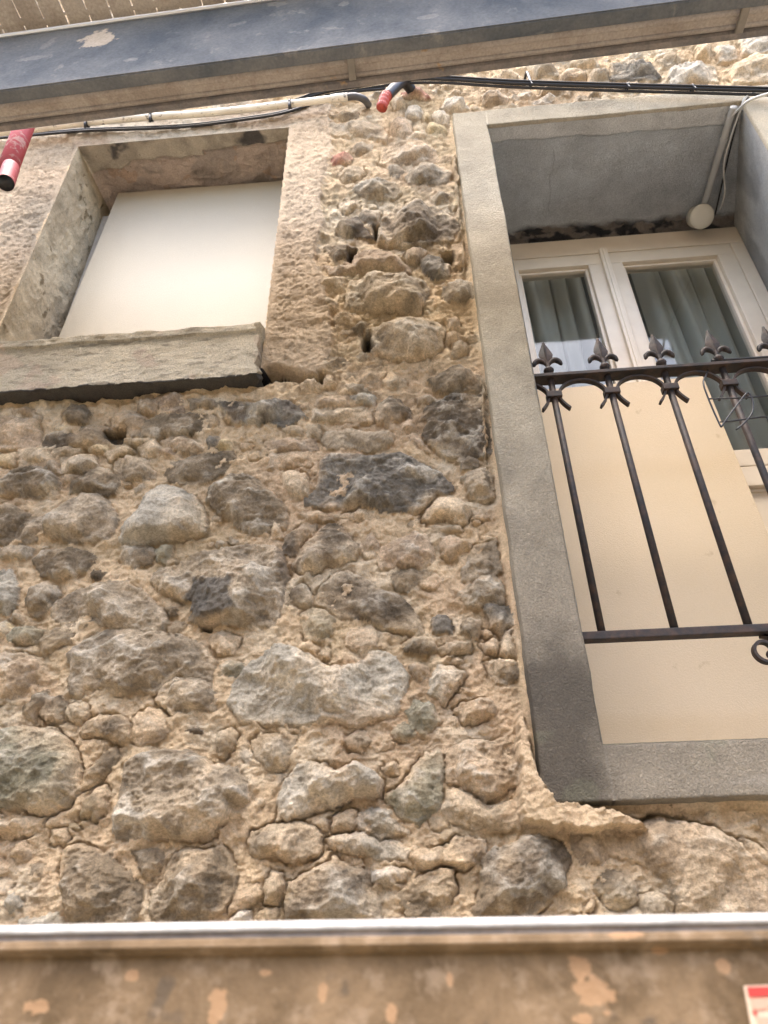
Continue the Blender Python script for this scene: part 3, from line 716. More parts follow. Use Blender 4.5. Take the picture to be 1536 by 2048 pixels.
# ---- left window sill block
def relief_block(name, x0, x1, z0, z1, yf, yb, nx, nz, mat, colfn, amp, lip=0, parent=None, chip=0):
    """block with a worked front, top and underside as one closed grid wrapped round the profile"""
    pts = [(yb, z0)]; m = 10
    for i in range(m+1): pts.append((yb+(yf-yb)*i/m, z0))
    for i in range(1, nz+1): pts.append((yf, z0+(z1-z0)*i/nz))
    for i in range(1, m+1): pts.append((yf+(yb-yf)*i/m, z1))
    pts = np.array(pts); L = np.concatenate([[0], np.cumsum(np.hypot(*np.diff(pts, axis=0).T))])
    X, T = np.meshgrid(np.linspace(x0, x1, nx), np.arange(len(pts)))
    Y = pts[T, 0]; Z = pts[T, 1].copy(); LL = L[T]
    n = amp*(1.0*fbm(X, LL, .06, 5, 91)+.5*ridged(X, LL*2.5, .05, 4, 93))
    cz = (z0+z1)/2
    front = sstep(yf+.03, yf, Y)
    Y = Y-n*front+.006*(fbm(X, X*0, .03, 3, 95))*((Z > z1-.012)|(Z < z0+.012))
    if lip: Y = Y-lip*front*(Z > z1-.028)
    Z = Z+.004*fbm(X, X*0+3, .05, 4, 97)*np.clip(abs(Z-cz)/((z1-z0)/2), 0, 1)
    if chip: X = X-chip*sstep(x1-.03, x1, X)*(.5+fbm(Z*0, Z+Y, .03, 4, 98))
    col = colfn(X, LL, Y, Z)
    i = np.arange(X.size).reshape(X.shape)
    F = np.stack([i[:-1, :-1], i[:-1, 1:], i[1:, 1:], i[1:, :-1]], -1).reshape(-1, 4)
    V = np.stack([X, Y, Z], -1).reshape(-1, 3); nV = len(V)
    caps = []
    for cidx in (0, X.shape[1]-1):         # end caps: fan of quads to a centre line
        k = len(V); V = np.vstack([V, [[X[0, cidx], (yf+yb)/2, cz]]]); col = np.vstack([col.reshape(-1, 3), [[.3, .26, .2]]])
        for r in range(0, X.shape[0]-1): caps.append((i[r, cidx], i[r+1, cidx], k, k))
    tri = [(a, b_, c) for a, b_, c, _ in caps]
    me_o = mesh_np(name, V, F, np.clip(col.reshape(-1, 3), .004, .9), mat, None)
    bm = bmesh.new(); bm.from_mesh(me_o.data); bm.verts.ensure_lookup_table()
    for t in tri:
        try: bm.faces.new([bm.verts[j] for j in t])
        except ValueError: pass
    bm.to_mesh(me_o.data); bm.free()
    if parent: attach(me_o, parent)
    return me_o
def c_sill(X, L, Y, Z):
    c = mixc(sstep(-.3, .35, fbm(X, L, .16, 5, 101)), (.60, .52, .385), (.49, .425, .315))
    c = mixc(sstep(.25, .5, fbm(X*.5, L*1.6, .018, 4, 103))*.6, c, (.20, .17, .125))
    c = mixc(sstep(.3, .45, fbm(X, L, .09, 4, 105))*.5, c, (.50, .37, .28))
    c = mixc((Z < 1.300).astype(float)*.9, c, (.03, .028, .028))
    return c
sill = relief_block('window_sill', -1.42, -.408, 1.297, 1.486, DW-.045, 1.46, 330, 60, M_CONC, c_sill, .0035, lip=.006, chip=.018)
tag(sill, 'worn grey cement sill under the white boarded window', 'window sill')

# ---------------------------------------------------------------- right window: cement surround
sur = empty('window_surround', (.7, DW, .254), 'smooth grey cement surround framing the tall right window', 'window surround')
XO0, XI0, XI1, XO1 = .166, .286, 1.128, 1.250
ZO0, ZI0, ZI1, ZO1 = .248, .347, 2.430, 2.533
YS = DW-.034
xs = np.unique(np.concatenate([np.arange(XO0, XO1+.001, .004), [XO0, XI0, XI1, XO1]])); zs = np.unique(np.concatenate([np.arange(ZO0, ZO1+.001, .005), [ZO0, ZI0, ZI1, ZO1]]))
GXs, GZs = np.meshgrid(xs, zs)
wob = lambda t, s: .0035*fbm(t, t*0+s, .12, 3, 111)+.0012*fbm(t, t*0+s, .02, 2, 113)
# rim distance, rounded arrises
do = np.minimum(np.minimum(GXs-XO0, XO1-GXs), np.minimum(GZs-ZO0, ZO1-GZs))
inn = np.minimum(np.minimum(GXs-XI0, XI1-GXs), np.minimum(GZs-ZI0, ZI1-GZs))
rim = np.clip(np.minimum(do, -inn), 0, .006)/.006
hs = .028+.006*np.sqrt(1-(1-rim)**2)+.0012*fbm(GXs, GZs, .05, 4, 115)+.0016*fbm(GXs, GZs, .2, 2, 116)
hs[do < 1e-6] = -.02
Xs = GXs+wob(GZs, 1)*np.exp(-abs(GXs-XI0)/.04)+wob(GZs, 2)*np.exp(-abs(GXs-XO0)/.04)
Zs = GZs+wob(GXs, 3)
lo = sstep(1.1, .35, GZs+.15*fbm(GXs, GZs, .25, 4, 117))
cs = mixc(sstep(-.3, .4, fbm(GXs, GZs*.6, .2, 5, 118)), (.46, .40, .295), (.36, .31, .225))
cs = mixc(lo*.8, cs, (.23, .20, .155))
cs = mixc(sstep(-.1, .9, .6*fbm(GXs, GZs, .09, 4, 119)+1.55*np.exp(-((GXs-.20)**2/.011+(GZs-.36)**2/.05))-.25)*.9, cs, (.085, .072, .055))
cs = mixc(sstep(.1, .4, fbm(GXs, GZs, .07, 4, 120))*(GZs < .37)*.3, cs, (.20, .20, .13))
cs = mixc(sstep(.0, .35, fbm(GXs*.4, GZs*3, .06, 4, 121))*sstep(.31, .27, GZs)*sstep(.40, .75, GXs)*.6, cs, (.50, .46, .40))
idx = np.arange(Xs.size).reshape(Xs.shape)
F = np.stack([idx[:-1, :-1], idx[:-1, 1:], idx[1:, 1:], idx[1:, :-1]], -1).reshape(-1, 4)
ci = ((inn[:-1, :-1]+inn[1:, 1:])/2 > 0).reshape(-1); F = F[~ci]
hs[(inn > -1e-6) & (inn < 1e-6)] = .022
o = mesh_np('frame_face', np.stack([Xs, DW-hs, Zs], -1).reshape(-1, 3), F, np.clip(cs, .01, .9).reshape(-1, 3), M_CONC); attach(o, sur)
YD = 1.755
def c_grey(a, b, u, v):
    c = mixc(sstep(-.35, .4, fbm(a, b, .25, 5, 131)), (.56, .585, .59), (.47, .485, .485))
    c = mixc(sstep(.1, .6, fbm(a, b, .11, 4, 133))*.4, c, (.38, .385, .38)); return c
def h_ls(a, b, u, v):
    brk = .05+.012*fbm(a, a*0+.3, .07, 4, 141)+.02*u; k = sstep(brk-.004, brk+.003, b)
    crack = np.exp(-((a-.25-.012*fbm(b, b*0, .05, 3, 142))/.0015)**2)*(b > .1)*(b < .35)
    return .002*fbm(a, b, .1, 4, 143)-.006*k-.003*crack
def c_ls(a, b, u, v):
    c = c_grey(a, b, u, v); brk = .05+.012*fbm(a, a*0+.3, .07, 4, 141)+.02*u
    k = sstep(brk-.003, brk+.003, b); c = mixc((1-k), c, (.62, .62, .60))
    crack = np.exp(-((a-.25-.012*fbm(b, b*0, .05, 3, 142))/.0015)**2)*(b > .1)*(b < .35)
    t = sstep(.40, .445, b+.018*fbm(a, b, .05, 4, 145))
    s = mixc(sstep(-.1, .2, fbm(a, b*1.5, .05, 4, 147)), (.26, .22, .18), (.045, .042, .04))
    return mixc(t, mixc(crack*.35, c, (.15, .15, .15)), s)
def h_ls2(a, b, u, v):
    t = sstep(.40, .445, b+.018*fbm(a, b, .05, 4, 145)); return h_ls(a, b, u, v)-t*(.014+.02*ridged(a, b, .04, 3, 149)-.01)
YI = DW-.024
BX0, BX1 = .24, 1.268
sheet('soffit', (XI0-.02, YI, ZI1), (XI1+.02, YI, ZI1), (BX1+.03, YD+.02, ZI1+.012), (BX0, YD+.02, ZI1+.012), 300, 150, 0, c_ls, M_CONC, sur, (0, 0, -1), edge=True, hf=h_ls2)
sheet('reveal', (XI1, YI, ZI0), (BX1, YD, ZI0), (BX1, YD, ZI1+.03), (XI1, YI, ZI1+.005), 90, 260, .003, lambda a, b, u, v: mixc(sstep(.1, .0, u)*.6, mixc(sstep(-.2, .35, fbm(a, b*.5, .12, 4, 151)), (.60, .59, .555), (.42, .41, .39)), (.66, .645, .61)), M_CONC, sur, (-1, 0, 0))
sheet('reveal', (XI0, YI, ZI0), (BX0, YD, ZI0), (BX0, YD, ZI1), (XI0, YI, ZI1), 40, 120, .002, c_grey, M_CONC, sur, (1, 0, 0))
sheet('sill', (XI0, YI, ZI0), (XI1, YI, ZI0), (BX1, YD, ZI0), (BX0, YD, ZI0), 90, 40, .001, lambda a, b, u, v: mixc(a*0, (.5, .47, .42), (.4, .4, .4)), M_CONC, sur, (0, 0, 1))

# ---------------------------------------------------------------- french window at the back of the recess
fw = empty('french_window', (.8, YD, ZI0), 'cream painted double casement window with curtains behind, set deep in the right recess', 'window')
b = NB('cream_frame_paint', .45, .4)
FR = b.end(b.mix(b.ramp(b.noise(8, 5, .6), [(.35, 0.0), (.7, 1.0)]), (.78, .68, .54), (.70, .60, .47)), b.bump(b.noise(50, 4, .6), .0006))
b = NB('window_glass', .03, .5); gp = b.p
gp.inputs['Transmission Weight'].default_value = 1.0; gp.inputs['IOR'].default_value = 1.45; b.end((.80, .83, .82)); GL = b.m
ztop = wp(1200, 497, YD)[1]
def fr(bm, x0, x1, z0, z1, w, y, d, step_=.012):
    """mitred rectangular frame with a moulded inner step"""
    for (a, c_) in (((x0, x1), (z1-w, z1)), ((x0, x1), (z0, z0+w)), ((x0, x0+w), (z0+w, z1-w)), ((x1-w, x1), (z0+w, z1-w))):
        box(bm, ((a[0]+a[1])/2, y, (c_[0]+c_[1])/2), (a[1]-a[0], d, c_[1]-c_[0]), bevel=.004)
    i0, i1, j0, j1 = x0+w, x1-w, z0+w, z1-w
    for (a, c_) in (((i0, i1), (j1-step_, j1)), ((i0, i1), (j0, j0+step_)), ((i0, i0+step_), (j0+step_, j1-step_)), ((i1-step_, i1), (j0+step_, j1-step_))):
        box(bm, ((a[0]+a[1])/2, y+.008, (c_[0]+c_[1])/2), (a[1]-a[0], d-.016, c_[1]-c_[0]), bevel=.005)
X0f, X1f = .29, 1.262
xm = .5*(wp(1190, 505, YD)[0]+wp(1212, 505, YD)[0])
Z0f = .36
bm = bmesh.new()
for (a, c_) in (((X0f, X1f), (ztop-.045, ztop+.05)), ((X0f, X0f+.05), (Z0f, ztop-.045)), ((X1f-.05, X1f), (Z0f, ztop-.045))):
    box(bm, ((a[0]+a[1])/2, YD+.02, (c_[0]+c_[1])/2), (a[1]-a[0], .07, c_[1]-c_[0]), bevel=.005)
obj_bm('outer_frame', bm, FR, fw)
gz = wp(1480, 908, YD)[1]
for (a, c_) in ((X0f+.05, xm), (xm, X1f-.05)):
    sash = bm = bmesh.new(); fr(bm, a+.002, c_-.002, gz-.055, ztop-.048, .062, YD+.012, .05)
    so_ = obj_bm('sash', bm, FR, fw)
    bm = bmesh.new(); box(bm, ((a+c_)/2, YD+.02, (gz+ztop)/2-.03), (c_-a-.10, .006, ztop-gz-.03)); g_ = obj_bm('pane', bm, GL, so_)
    g_.parent = so_; g_.matrix_parent_inverse = Matrix.Identity(4)
    bm = bmesh.new(); fr(bm, a+.002, c_-.002, Z0f+.02, gz-.058, .07, YD+.012, .05)
    box(bm, ((a+c_)/2, YD+.02, (Z0f+gz)/2), (c_-a-.13, .02, gz-Z0f-.15)); obj_bm('lower_panel', bm, FR, fw)
bm = bmesh.new(); box(bm, (xm, YD-.022, (Z0f+ztop)/2), (.030, .018, ztop-Z0f-.08), bevel=.005)
box(bm, (xm, YD-.030, (Z0f+ztop)/2), (.010, .010, ztop-Z0f-.08), bevel=.003); obj_bm('meeting_bead', bm, FR, fw)
# room behind
bm = bmesh.new(); box(bm, (.8, 3.2, 1.6), (2.6, 2.6, 2.6))
bmesh.ops.delete(bm, geom=[f for f in bm.faces if f.normal.y < -.9], context='FACES')
b = NB('room_paint', .9, .2); rm = obj_bm('room', bm, b.end((.17, .20, .20)), None); tag(rm, None, None, kind='structure')
rm['label'] = 'dim room behind the right window'
# curtains
def curtain(x0, x1, y, label, seed, folds):
    nx, nz = 160, 30; zt, zb = 2.62, .40
    u, v = np.meshgrid(np.linspace(0, 1, nx), np.linspace(0, 1, nz))
    X = x0+(x1-x0)*u; Z = zt+(zb-zt)*v
    ph = u*folds*6.283+seed+.8*np.sin(u*7+seed)
    Y = y+.035*np.sin(ph)*(.8+.3*v)+.012*np.sin(2.3*ph+1)+.01*np.sin(v*5+u*9)
    X = X+.012*np.cos(ph)+.02*v*np.sin(u*5)
    i = np.arange(nx*nz).reshape(nz, nx); F = np.stack([i[:-1, :-1], i[:-1, 1:], i[1:, 1:], i[1:, :-1]], -1).reshape(-1, 4)
    o = mesh_np('curtain', np.stack([X, Y, Z], -1).reshape(-1, 3), F, None, CUR)
    return tag(o, label, 'curtain', 'curtains behind the right window')
b = NB('curtain_cloth', .9, .1); CUR = b.end((.50, .50, .44), b.bump(b.noise(300, 2, .5), .0004))
curtain(.36, .68, 1.93, 'narrow pleated pale curtain behind the left pane of the right window', .4, 3.6)
curtain(.92, 1.28, 1.93, 'wide pleated pale curtain behind the right pane of the right window', 2.1, 3.6)

# board leaning in front of the lower half
YBd = 1.60
tl, tr = w3(1178, 771, YBd), w3(1406, 752, YBd); br = tr+(w3(1536, 1075, YBd-.03)-tr)*3.0
d_ = (tr-tl); tl = tr-d_*2.0; br.x = tr.x-.0; 
k_ = (.36-tr.z)/(br.z-tr.z); br = tr+(br-tr)*k_; bl = br+(tl-tr)
slab('insulation_board', (bl, br, tr, tl), .03, M_B2, 'large cream board standing behind the iron balustrade in the right window', 'board')

# ---------------------------------------------------------------- balustrade
b = NB('wrought_iron', .6, .3)
IRON = b.end(b.mix(b.ramp(b.noise(40, 6, .6), [(.42, 0.0), (.62, 1.0)]), (.019, .016, .0155), (.048, .029, .021)), b.bump(b.noise(120, 5, .65), .0008))
YR = 1.335
bal = empty('balustrade', (.73, YR, .58), 'dark wrought iron balustrade with spear finials across the right window', 'balustrade')
ZT, ZB = 1.290, .573
bm = bmesh.new(); box(bm, (.716, YR, ZT), (.862, .036, .010), bevel=.0015); obj_bm('top_rail', bm, IRON, bal)
bm = bmesh.new(); box(bm, (.716, YR, ZB), (.862, .024, .017), bevel=.002); obj_bm('bottom_rail', bm, IRON, bal)
bx = [.338+.1435*i for i in range(6)]
def fin(x, bmf):
    t = Vector((x, YR, ZT+.005))
    lathe(bmf, [(.0075, 0), (.0085, .004), (.006, .010), (.0115, .018), (.0135, .024), (.0115, .030), (.0062, .036), (.0062, .052), (.007, .058)], Matrix.Translation(t), 14)
    # spear head: diamond blade with a raised rib
    prof = [(.052, .005), (.062, .012), (.072, .019), (.082, .0215), (.094, .018), (.112, .010), (.126, .0045), (.131, .001)]
    rings = []
    for zz, ww in prof:
        th = .0055*(ww/.0215)**.5+.001
        rings.append([bmf.verts.new(t+Vector(p)+Vector((0, 0, zz))) for p in ((-ww*.88, 0, 0), (-.003, -th*.55, 0), (0, -th, 0), (.003, -th*.55, 0), (ww*.88, 0, 0), (.003, th*.55, 0), (0, th, 0), (-.003, th*.55, 0))])
    for A, B in zip(rings, rings[1:]):
        for k in range(8): bmf.faces.new((A[k], A[(k+1) % 8], B[(k+1) % 8], B[k]))
    bmf.faces.new(rings[0][::-1]); bmf.faces.new(rings[-1])
def leaf(x, s, bmf):
    t = Vector((x, YR, ZT+.005))
    pts = smooth_path([t+Vector(p) for p in ((s*.003, 0, .044), (s*.010, 0, .056), (s*.021, 0, .062), (s*.031, 0, .056), (s*.035, -.001, .046), (s*.038, -.001, .043))], 4)
    n_ = len(pts); rads = [.0035+.0042*math.sin(math.pi*min(1, (i/(n_-1))*1.12)) for i in range(n_)]; rads[-1] = .0012
    tube(bmf, pts, rads, 8)
for i, x in enumerate(bx):
    bm = bmesh.new(); tube(bm, [(x, YR, ZB+.008), (x, YR, ZT-.005)], .0082, 14); bar = obj_bm('baluster', bm, IRON, bal, True)
    def sub2(name, bm_, sm=False):
        o = obj_bm(name, bm_, IRON, None, sm); o.parent = bar; o.matrix_parent_inverse = Matrix.Identity(4); return o
    bm = bmesh.new(); fin(x, bm); sub2('finial', bm)
    for s in (-1, 1):
        bm = bmesh.new(); leaf(x, s, bm); sub2('finial_leaf', bm, True)
    bm = bmesh.new(); zc = ZT-.062
    box(bm, (x, YR-.001, zc), (.038, .024, .018), bevel=.002); sub2('collar', bm)
# C-scroll arches between balusters, tails flaring below the collars
def arch(xa, xb):
    bm = bmesh.new(); zc = ZT-.062; g = .0125
    L_ = [(xa+.034, YR, zc-.044), (xa+.025, YR, zc-.032), (xa+.016, YR, zc-.016), (xa+g, YR, zc), (xa+.017, YR, zc+.018), (xa+.032, YR, zc+.036), (xa+.052, YR, zc+.046)]
    R__ = [(xb-(p[0]-xa), p[1], p[2]) for p in L_][::-1]
    pts = smooth_path(L_+[((xa+xb)/2, YR, zc+.049)]+R__, 4)
    tube(bm, pts, 0, flat=(.014, .0055, (0, 1, 0))); obj_bm('scroll_arch', bm, IRON, bal)
for xa, xb in zip(bx, bx[1:]): arch(xa, xb)
for xe_, s in ((bx[0], -1), (bx[-1], 1)):
    bm = bmesh.new(); zc = ZT-.062
    L_ = [(xe_+s*.034, YR, zc-.044), (xe_+s*.025, YR, zc-.032), (xe_+s*.016, YR, zc-.016), (xe_+s*.0125, YR, zc), (xe_+s*.017, YR, zc+.018), (xe_+s*.030, YR, zc+.034), (xe_+s*.042, YR, zc+.042)]
    tube(bm, smooth_path(L_, 4), 0, flat=(.014, .0055, (0, 1, 0))); obj_bm('scroll_arch', bm, IRON, bal)
# lower scroll hanging from the bottom rail
cc_ = w3(1530, 1301, YR)
def scroll(cx, cz, s):
    bm = bmesh.new(); P = []
    for k in range(0, 46):
        a = math.pi*.5+k/45*math.pi*2.75; r = .0305*(1-.62*(k/45)**1.15)
        P.append((cx+s*r*-math.cos(a)*-1, YR, cz+r*math.sin(a)))
    tail = [(cx+s*-.105, YR, cz+.010), (cx+s*-.075, YR, cz-.012), (cx+s*-.045, YR, cz+.012), (cx+s*-.022, YR, cz+.028)]
    tube(bm, smooth_path(tail, 5)[:-1]+P, 0, flat=(.014, .0058, (0, 1, 0)))
    e = P[-1]; lathe(bm, [(.001, -.008), (.007, -.006), (.0085, 0), (.007, .006), (.001, .008)], Matrix.Translation(e) @ Matrix.Rotation(math.pi/2, 4, 'X'), 12)
    return obj_bm('lower_scroll', bm, IRON, bal)
scroll(cc_.x, cc_.z, -1); scroll(cc_.x+.20, cc_.z, 1)
# ---- wire planter rack hooked on the rail
b = NB('black_plastic_coat', .4, .4); BLK = b.end((.014, .014, .016))
bm = bmesh.new(); yk = YR-.03
def zz(x, y): return (1000+x/2.866, 460+y/2.866)
def P5(x, y, Y=yk): a, c_ = zz(x, y); return w3(a, c_, Y)
tube(bm, smooth_path([P5(1215, 752, YR+.02), P5(1180, 835, YR-.01), P5(1166, 880), P5(1196, 970), P5(1258, 1112), P5(1272, 1124), P5(1290, 1095), P5(1400, 950), P5(1425, 936), P5(1445, 965), P5(1450, 1030), P5(1420, 1085), P5(1355, 1145)], 5), .0022, 8)
tube(bm, [P5(1196, 968), P5(1400, 962), P5(1536, 950), P5(1800, 935)], .0020, 8)
tube(bm, smooth_path([P5(1262, 1100), P5(1340, 1094), P5(1440, 1080), P5(1515, 1072), P5(1536, 1088), P5(1560, 1180)], 4), .0020, 8)
tube(bm, smooth_path([P5(1210, 750, YR), P5(1350, 742, YR), P5(1536, 730, YR), P5(1800, 715, YR)], 3), .0042, 8)
rk = obj_bm('planter_rack', bm, BLK, None, True); tag(rk, 'thin black wire planter rack hooked over the balustrade rail', 'planter rack')

# ---------------------------------------------------------------- soffit fittings of the right window
b = NB('grey_pvc', .5, .4); PVC = b.end(b.mix(b.noise(20, 4, .5), (.34, .34, .32), (.42, .41, .39)))
b = NB('cream_plastic', .4, .45); CRP = b.end((.66, .62, .52), None)
pa, pb = z3(1462, 232, ZI1-.016), z3(1410, 405, ZI1-.012)
bm = bmesh.new(); tube(bm, smooth_path([pa+(pa-pb).normalized()*.03, pa, (pa+pb)/2, pb, pb+(pb-pa).normalized()*.015], 4), .0115, 14)
cdt = obj_bm('conduit', bm, PVC, None, True); tag(cdt, 'grey conduit pipe running along the soffit of the right window', 'conduit')
for t_ in (.25,):
    bm = bmesh.new(); p = pa+(pb-pa)*t_; tube(bm, [p-(pb-pa).normalized()*.008, p+(pb-pa).normalized()*.008], .0145, 12); attach(obj_bm('clip', bm, PVC), cdt)
jc = z3(1403, 433, ZI1-.05)
bm = bmesh.new(); ax = Vector((-.05, -.55, -.83)).normalized(); Mx = Matrix.Translation(jc) @ ax.to_track_quat('Z', 'Y').to_matrix().to_4x4()
lathe(bm, [(.036, -.05), (.042, -.048), (.042, .0), (.040, .002)], Mx, 32)
jb = obj_bm('ceiling_box', bm, CRP, None, True); tag(jb, 'round cream plastic junction box at the end of the grey conduit', 'junction box')
bm = bmesh.new(); lathe(bm, [(.044, -.002), (.0445, .006), (.042, .010), (.02, .0115), (.004, .012)], Mx, 32); attach(obj_bm('cover', bm, CRP, None, True), jb)
def cable(name, pts, r, mat, label, k=6):
    bm = bmesh.new(); tube(bm, smooth_path(pts, k), r, 8); o = obj_bm(name, bm, mat, None, True); return tag(o, label, 'cable')
b = NB('white_cable', .5, .4); WC = b.end((.50, .49, .45))
cable('cable', [z3(1458, 236, ZI1-.02), w3(1478, 218, 1.27), w3(1500, 200, 1.22), w3(1545, 185, 1.2)], .0045, WC, 'upper pale cable leaving the top of the grey conduit')
cable('cable', [w3(1510, 184, 1.25), w3(1490, 196, 1.25), w3(1483, 215, 1.27), z3(1465, 265, ZI1-.03), z3(1448, 330, ZI1-.03), z3(1450, 385, ZI1-.03), z3(1440, 420, ZI1-.03)], .0035, WC, 'thin pale cable hanging in a loop beside the grey conduit')
cable('cable', [w3(1498, 190, 1.26), z3(1478, 230, ZI1-.02), z3(1455, 320, ZI1-.015), z3(1430, 430, ZI1-.012)], .003, BLK, 'thin black cable along the corner right of the grey conduit')
cable('nail', [w3(1452, 335, 1.55), w3(1478, 334, 1.52), w3(1505, 340, 1.46)], .003, BLK, 'dark bent wire sticking out of the right window reveal')['category'] = 'wire'

# ---------------------------------------------------------------- cables and conduit on the wall
def wl(pts, Y): return [w3(x, y, Y) for x, y in pts]
bm = bmesh.new()
for dz, dy, r in ((0, 0, .0062), (.011, .004, .005), (-.006, .010, .005), (.004, -.008, .0035)):
    P = [w3(x, y, Y)+Vector((0, dy, dz)) for x, y, Y in ((590, 205, 1.275), (650, 184, 1.27), (720, 172, 1.26), (800, 160, 1.24), (880, 158, 1.235), (980, 164, 1.235), (1060, 168, 1.235), (1250, 174, 1.235), (1400, 178, 1.235), (1640, 184, 1.235), (2300, 196, 1.235))]
    tube(bm, smooth_path(P, 5), r, 8)
cb = obj_bm('cable_bundle', bm, BLK, None, True); tag(cb, 'taut bundle of black cables crossing above the right window', 'cable')
for x_, y_ in ((1061, 168), (1254, 174), (1385, 177)):
    bm = bmesh.new(); c0 = w3(x_, y_, 1.235)
    tube(bm, [c0+Vector((.013*math.cos(a*math.pi/5), 0, 0))*0+Vector((0, .013*math.cos(a*math.pi/5)+.002, .015*math.sin(a*math.pi/5)+.002)) for a in range(10)], .0028, 6, closed=True)
    tube(bm, [c0+Vector((0, -.012, -.012)), c0+Vector((.002, -.014, -.034))], .0024, 6)
    attach(obj_bm('cable_tie', bm, BLK, None, True), cb)
bm = bmesh.new(); c0 = w3(1061, 166, 1.235); tube(bm, smooth_path([c0, c0+Vector((0, 0, .03)), c0+Vector((0, .01, .10)), c0+Vector((0, .06, .13))], 4), .0055, 8)
attach(obj_bm('wall_hook', bm, BLK, None, True), cb)
bm = bmesh.new()
for dz, r in ((0, .006), (-.010, .005)):
    tube(bm, smooth_path([w3(x, y, Y)+Vector((0, .012, dz)) for x, y, Y in ((-60, 272, 1.26), (100, 258, 1.26), (180, 252, 1.262), (320, 247, 1.262), (400, 241, 1.265), (500, 228, 1.265), (560, 218, 1.265), (620, 200, 1.27), (700, 176, 1.265), (770, 168, 1.25))], 5), r, 8)
tag(obj_bm('cable_bundle', bm, BLK, None, True), 'sagging black cables running under the white conduit', 'cable')
b = NB('white_pvc_pipe', .45, .4)
c = b.mix(b.ramp(b.noise(60, 4, .6), [(.60, 0.0), (.68, .85)]), (.66, .62, .52), (.09, .07, .06))
WP_ = b.end(b.mix(b.ramp(b.noise(9, 5, .6), [(.4, 0.0), (.7, .5)]), c, (.40, .34, .26)))
cp = [(-120, 278), (60, 259), (175, 245), (303, 234), (420, 226), (580, 208), (694, 194)]
bm = bmesh.new(); tube(bm, smooth_path(wl(cp, 1.245), 6), .0125, 16)
pipe = obj_bm('conduit', bm, WP_, None, True); tag(pipe, 'stained white plastic conduit pipe running above the boarded left window', 'conduit')
bm = bmesh.new(); tube(bm, wl([(662, 198), (695, 194)], 1.245), .0148, 16); attach(obj_bm('socket', bm, WP_, None, True), pipe)
b = NB('dark_elbow', .45, .4); ELB = b.end((.07, .068, .07))
bm = bmesh.new(); tube(bm, smooth_path([w3(693, 194, 1.245), w3(712, 193, 1.245), w3(728, 199, 1.255), w3(737, 210, 1.29)], 5), [.0125]*16, 16)
attach(obj_bm('elbow', bm, ELB, None, True), pipe)
for x_, y_ in ((174, 245.5), (303, 234), (580, 208)):
    bm = bmesh.new(); c0 = w3(x_, y_, 1.245); ax_ = (w3(x_+10, y_-1, 1.245)-c0).normalized()
    tube(bm, [c0-ax_*.005, c0+ax_*.005], .0165, 12); tube(bm, [c0+Vector((0, -.012, -.010)), c0+Vector((0, .0, -.034))], .005, 6)
    attach(obj_bm('pipe_tie', bm, BLK, None, True), pipe)
# cut conduit stub
b = NB('red_corrugated', .4, .5)
wv = b.n('ShaderNodeTexWave'); wv.inputs['Scale'].default_value = 60; b.L(b.co, wv.inputs['Vector'])
RED2 = b.end((.42, .055, .03), b.bump(wv.outputs['Fac'], .002))
sa, sb, sc_, se = w3(806, 164, 1.24), w3(787, 178, 1.215), w3(770, 196, 1.205), w3(763, 216, 1.215)
bm = bmesh.new(); tube(bm, smooth_path([sa+Vector((.03, .04, .02)), sa, sb, sb+(sc_-sb)*.8], 5), .019, 18); st = obj_bm('conduit_stub', bm, BLK, None, True)
tag(st, 'short black conduit stub with corrugated red end poking out between rubble stones', 'conduit stub')
bm = bmesh.new(); P = smooth_path([sb+(sc_-sb)*.75, sc_, se], 9)
tube(bm, P, [.0185+.0015*math.sin(i*2.1) for i in range(len(P))], 18); attach(obj_bm('red_sleeve', bm, RED2, None, True), st)

# ---------------------------------------------------------------- scaffold
def mat_deck(name, base, alt, k=(.45, .6), rough=.7, sc=9, fl=(.45, .30, .16), flk=(.70, .74), gz_=140):
    b = NB(name, rough, .35)
    c = b.mix(b.ramp(b.noise(sc, 7, .65, .5), [(k[0], 0.0), (k[1], 1.0)]), base, alt)
    c = b.mix(b.ramp(b.noise(16, 3, .5), [(flk[0], 0.0), (flk[1], .85)]), c, fl)
    c = b.mix(1.0, c, b.ramp(b.noise(gz_, 4, .6), [(.3, .8), (.7, 1.15)]), 'MULTIPLY')
    return b.end(c, b.bump(b.noise(70, 6, .6), .0012))
M_BROWN = mat_deck('dirty_deck_steel', (.42, .375, .33), (.33, .285, .245))
def patches(b, c, lst, Y, col, nsc=20, amt=1.0):
    """paint worn off in patches of their own shape at places on the board"""
    nz = b.noise(nsc, 5, .65)
    for (px_, py_, rx, rz) in lst:
        p = ray(px_, py_); p = p*Y/p[1]
        vs = b.n('ShaderNodeVectorMath', operation='SUBTRACT'); b.L(b.co, vs.inputs[0]); vs.inputs[1].default_value = tuple(p)
        vm = b.n('ShaderNodeVectorMath', operation='MULTIPLY'); b.L(vs.outputs[0], vm.inputs[0]); vm.inputs[1].default_value = (1/rx, 0, 1/rz)
        ln = b.n('ShaderNodeVectorMath', operation='LENGTH'); b.L(vm.outputs[0], ln.inputs[0])
        ad = b.n('ShaderNodeMath', operation='MULTIPLY_ADD'); b.L(nz, ad.inputs[0]); ad.inputs[1].default_value = 2.4; b.L(ln.outputs['Value'], ad.inputs[2])
        mr = b.n('ShaderNodeMapRange'); b.L(ad.outputs[0], mr.inputs['Value']); mr.inputs['From Min'].default_value = 1.95; mr.inputs['From Max'].default_value = 2.15
        mr.inputs['To Min'].default_value = amt; mr.inputs['To Max'].default_value = 0
        c = b.mix(mr.outputs[0], c, col)
    return c
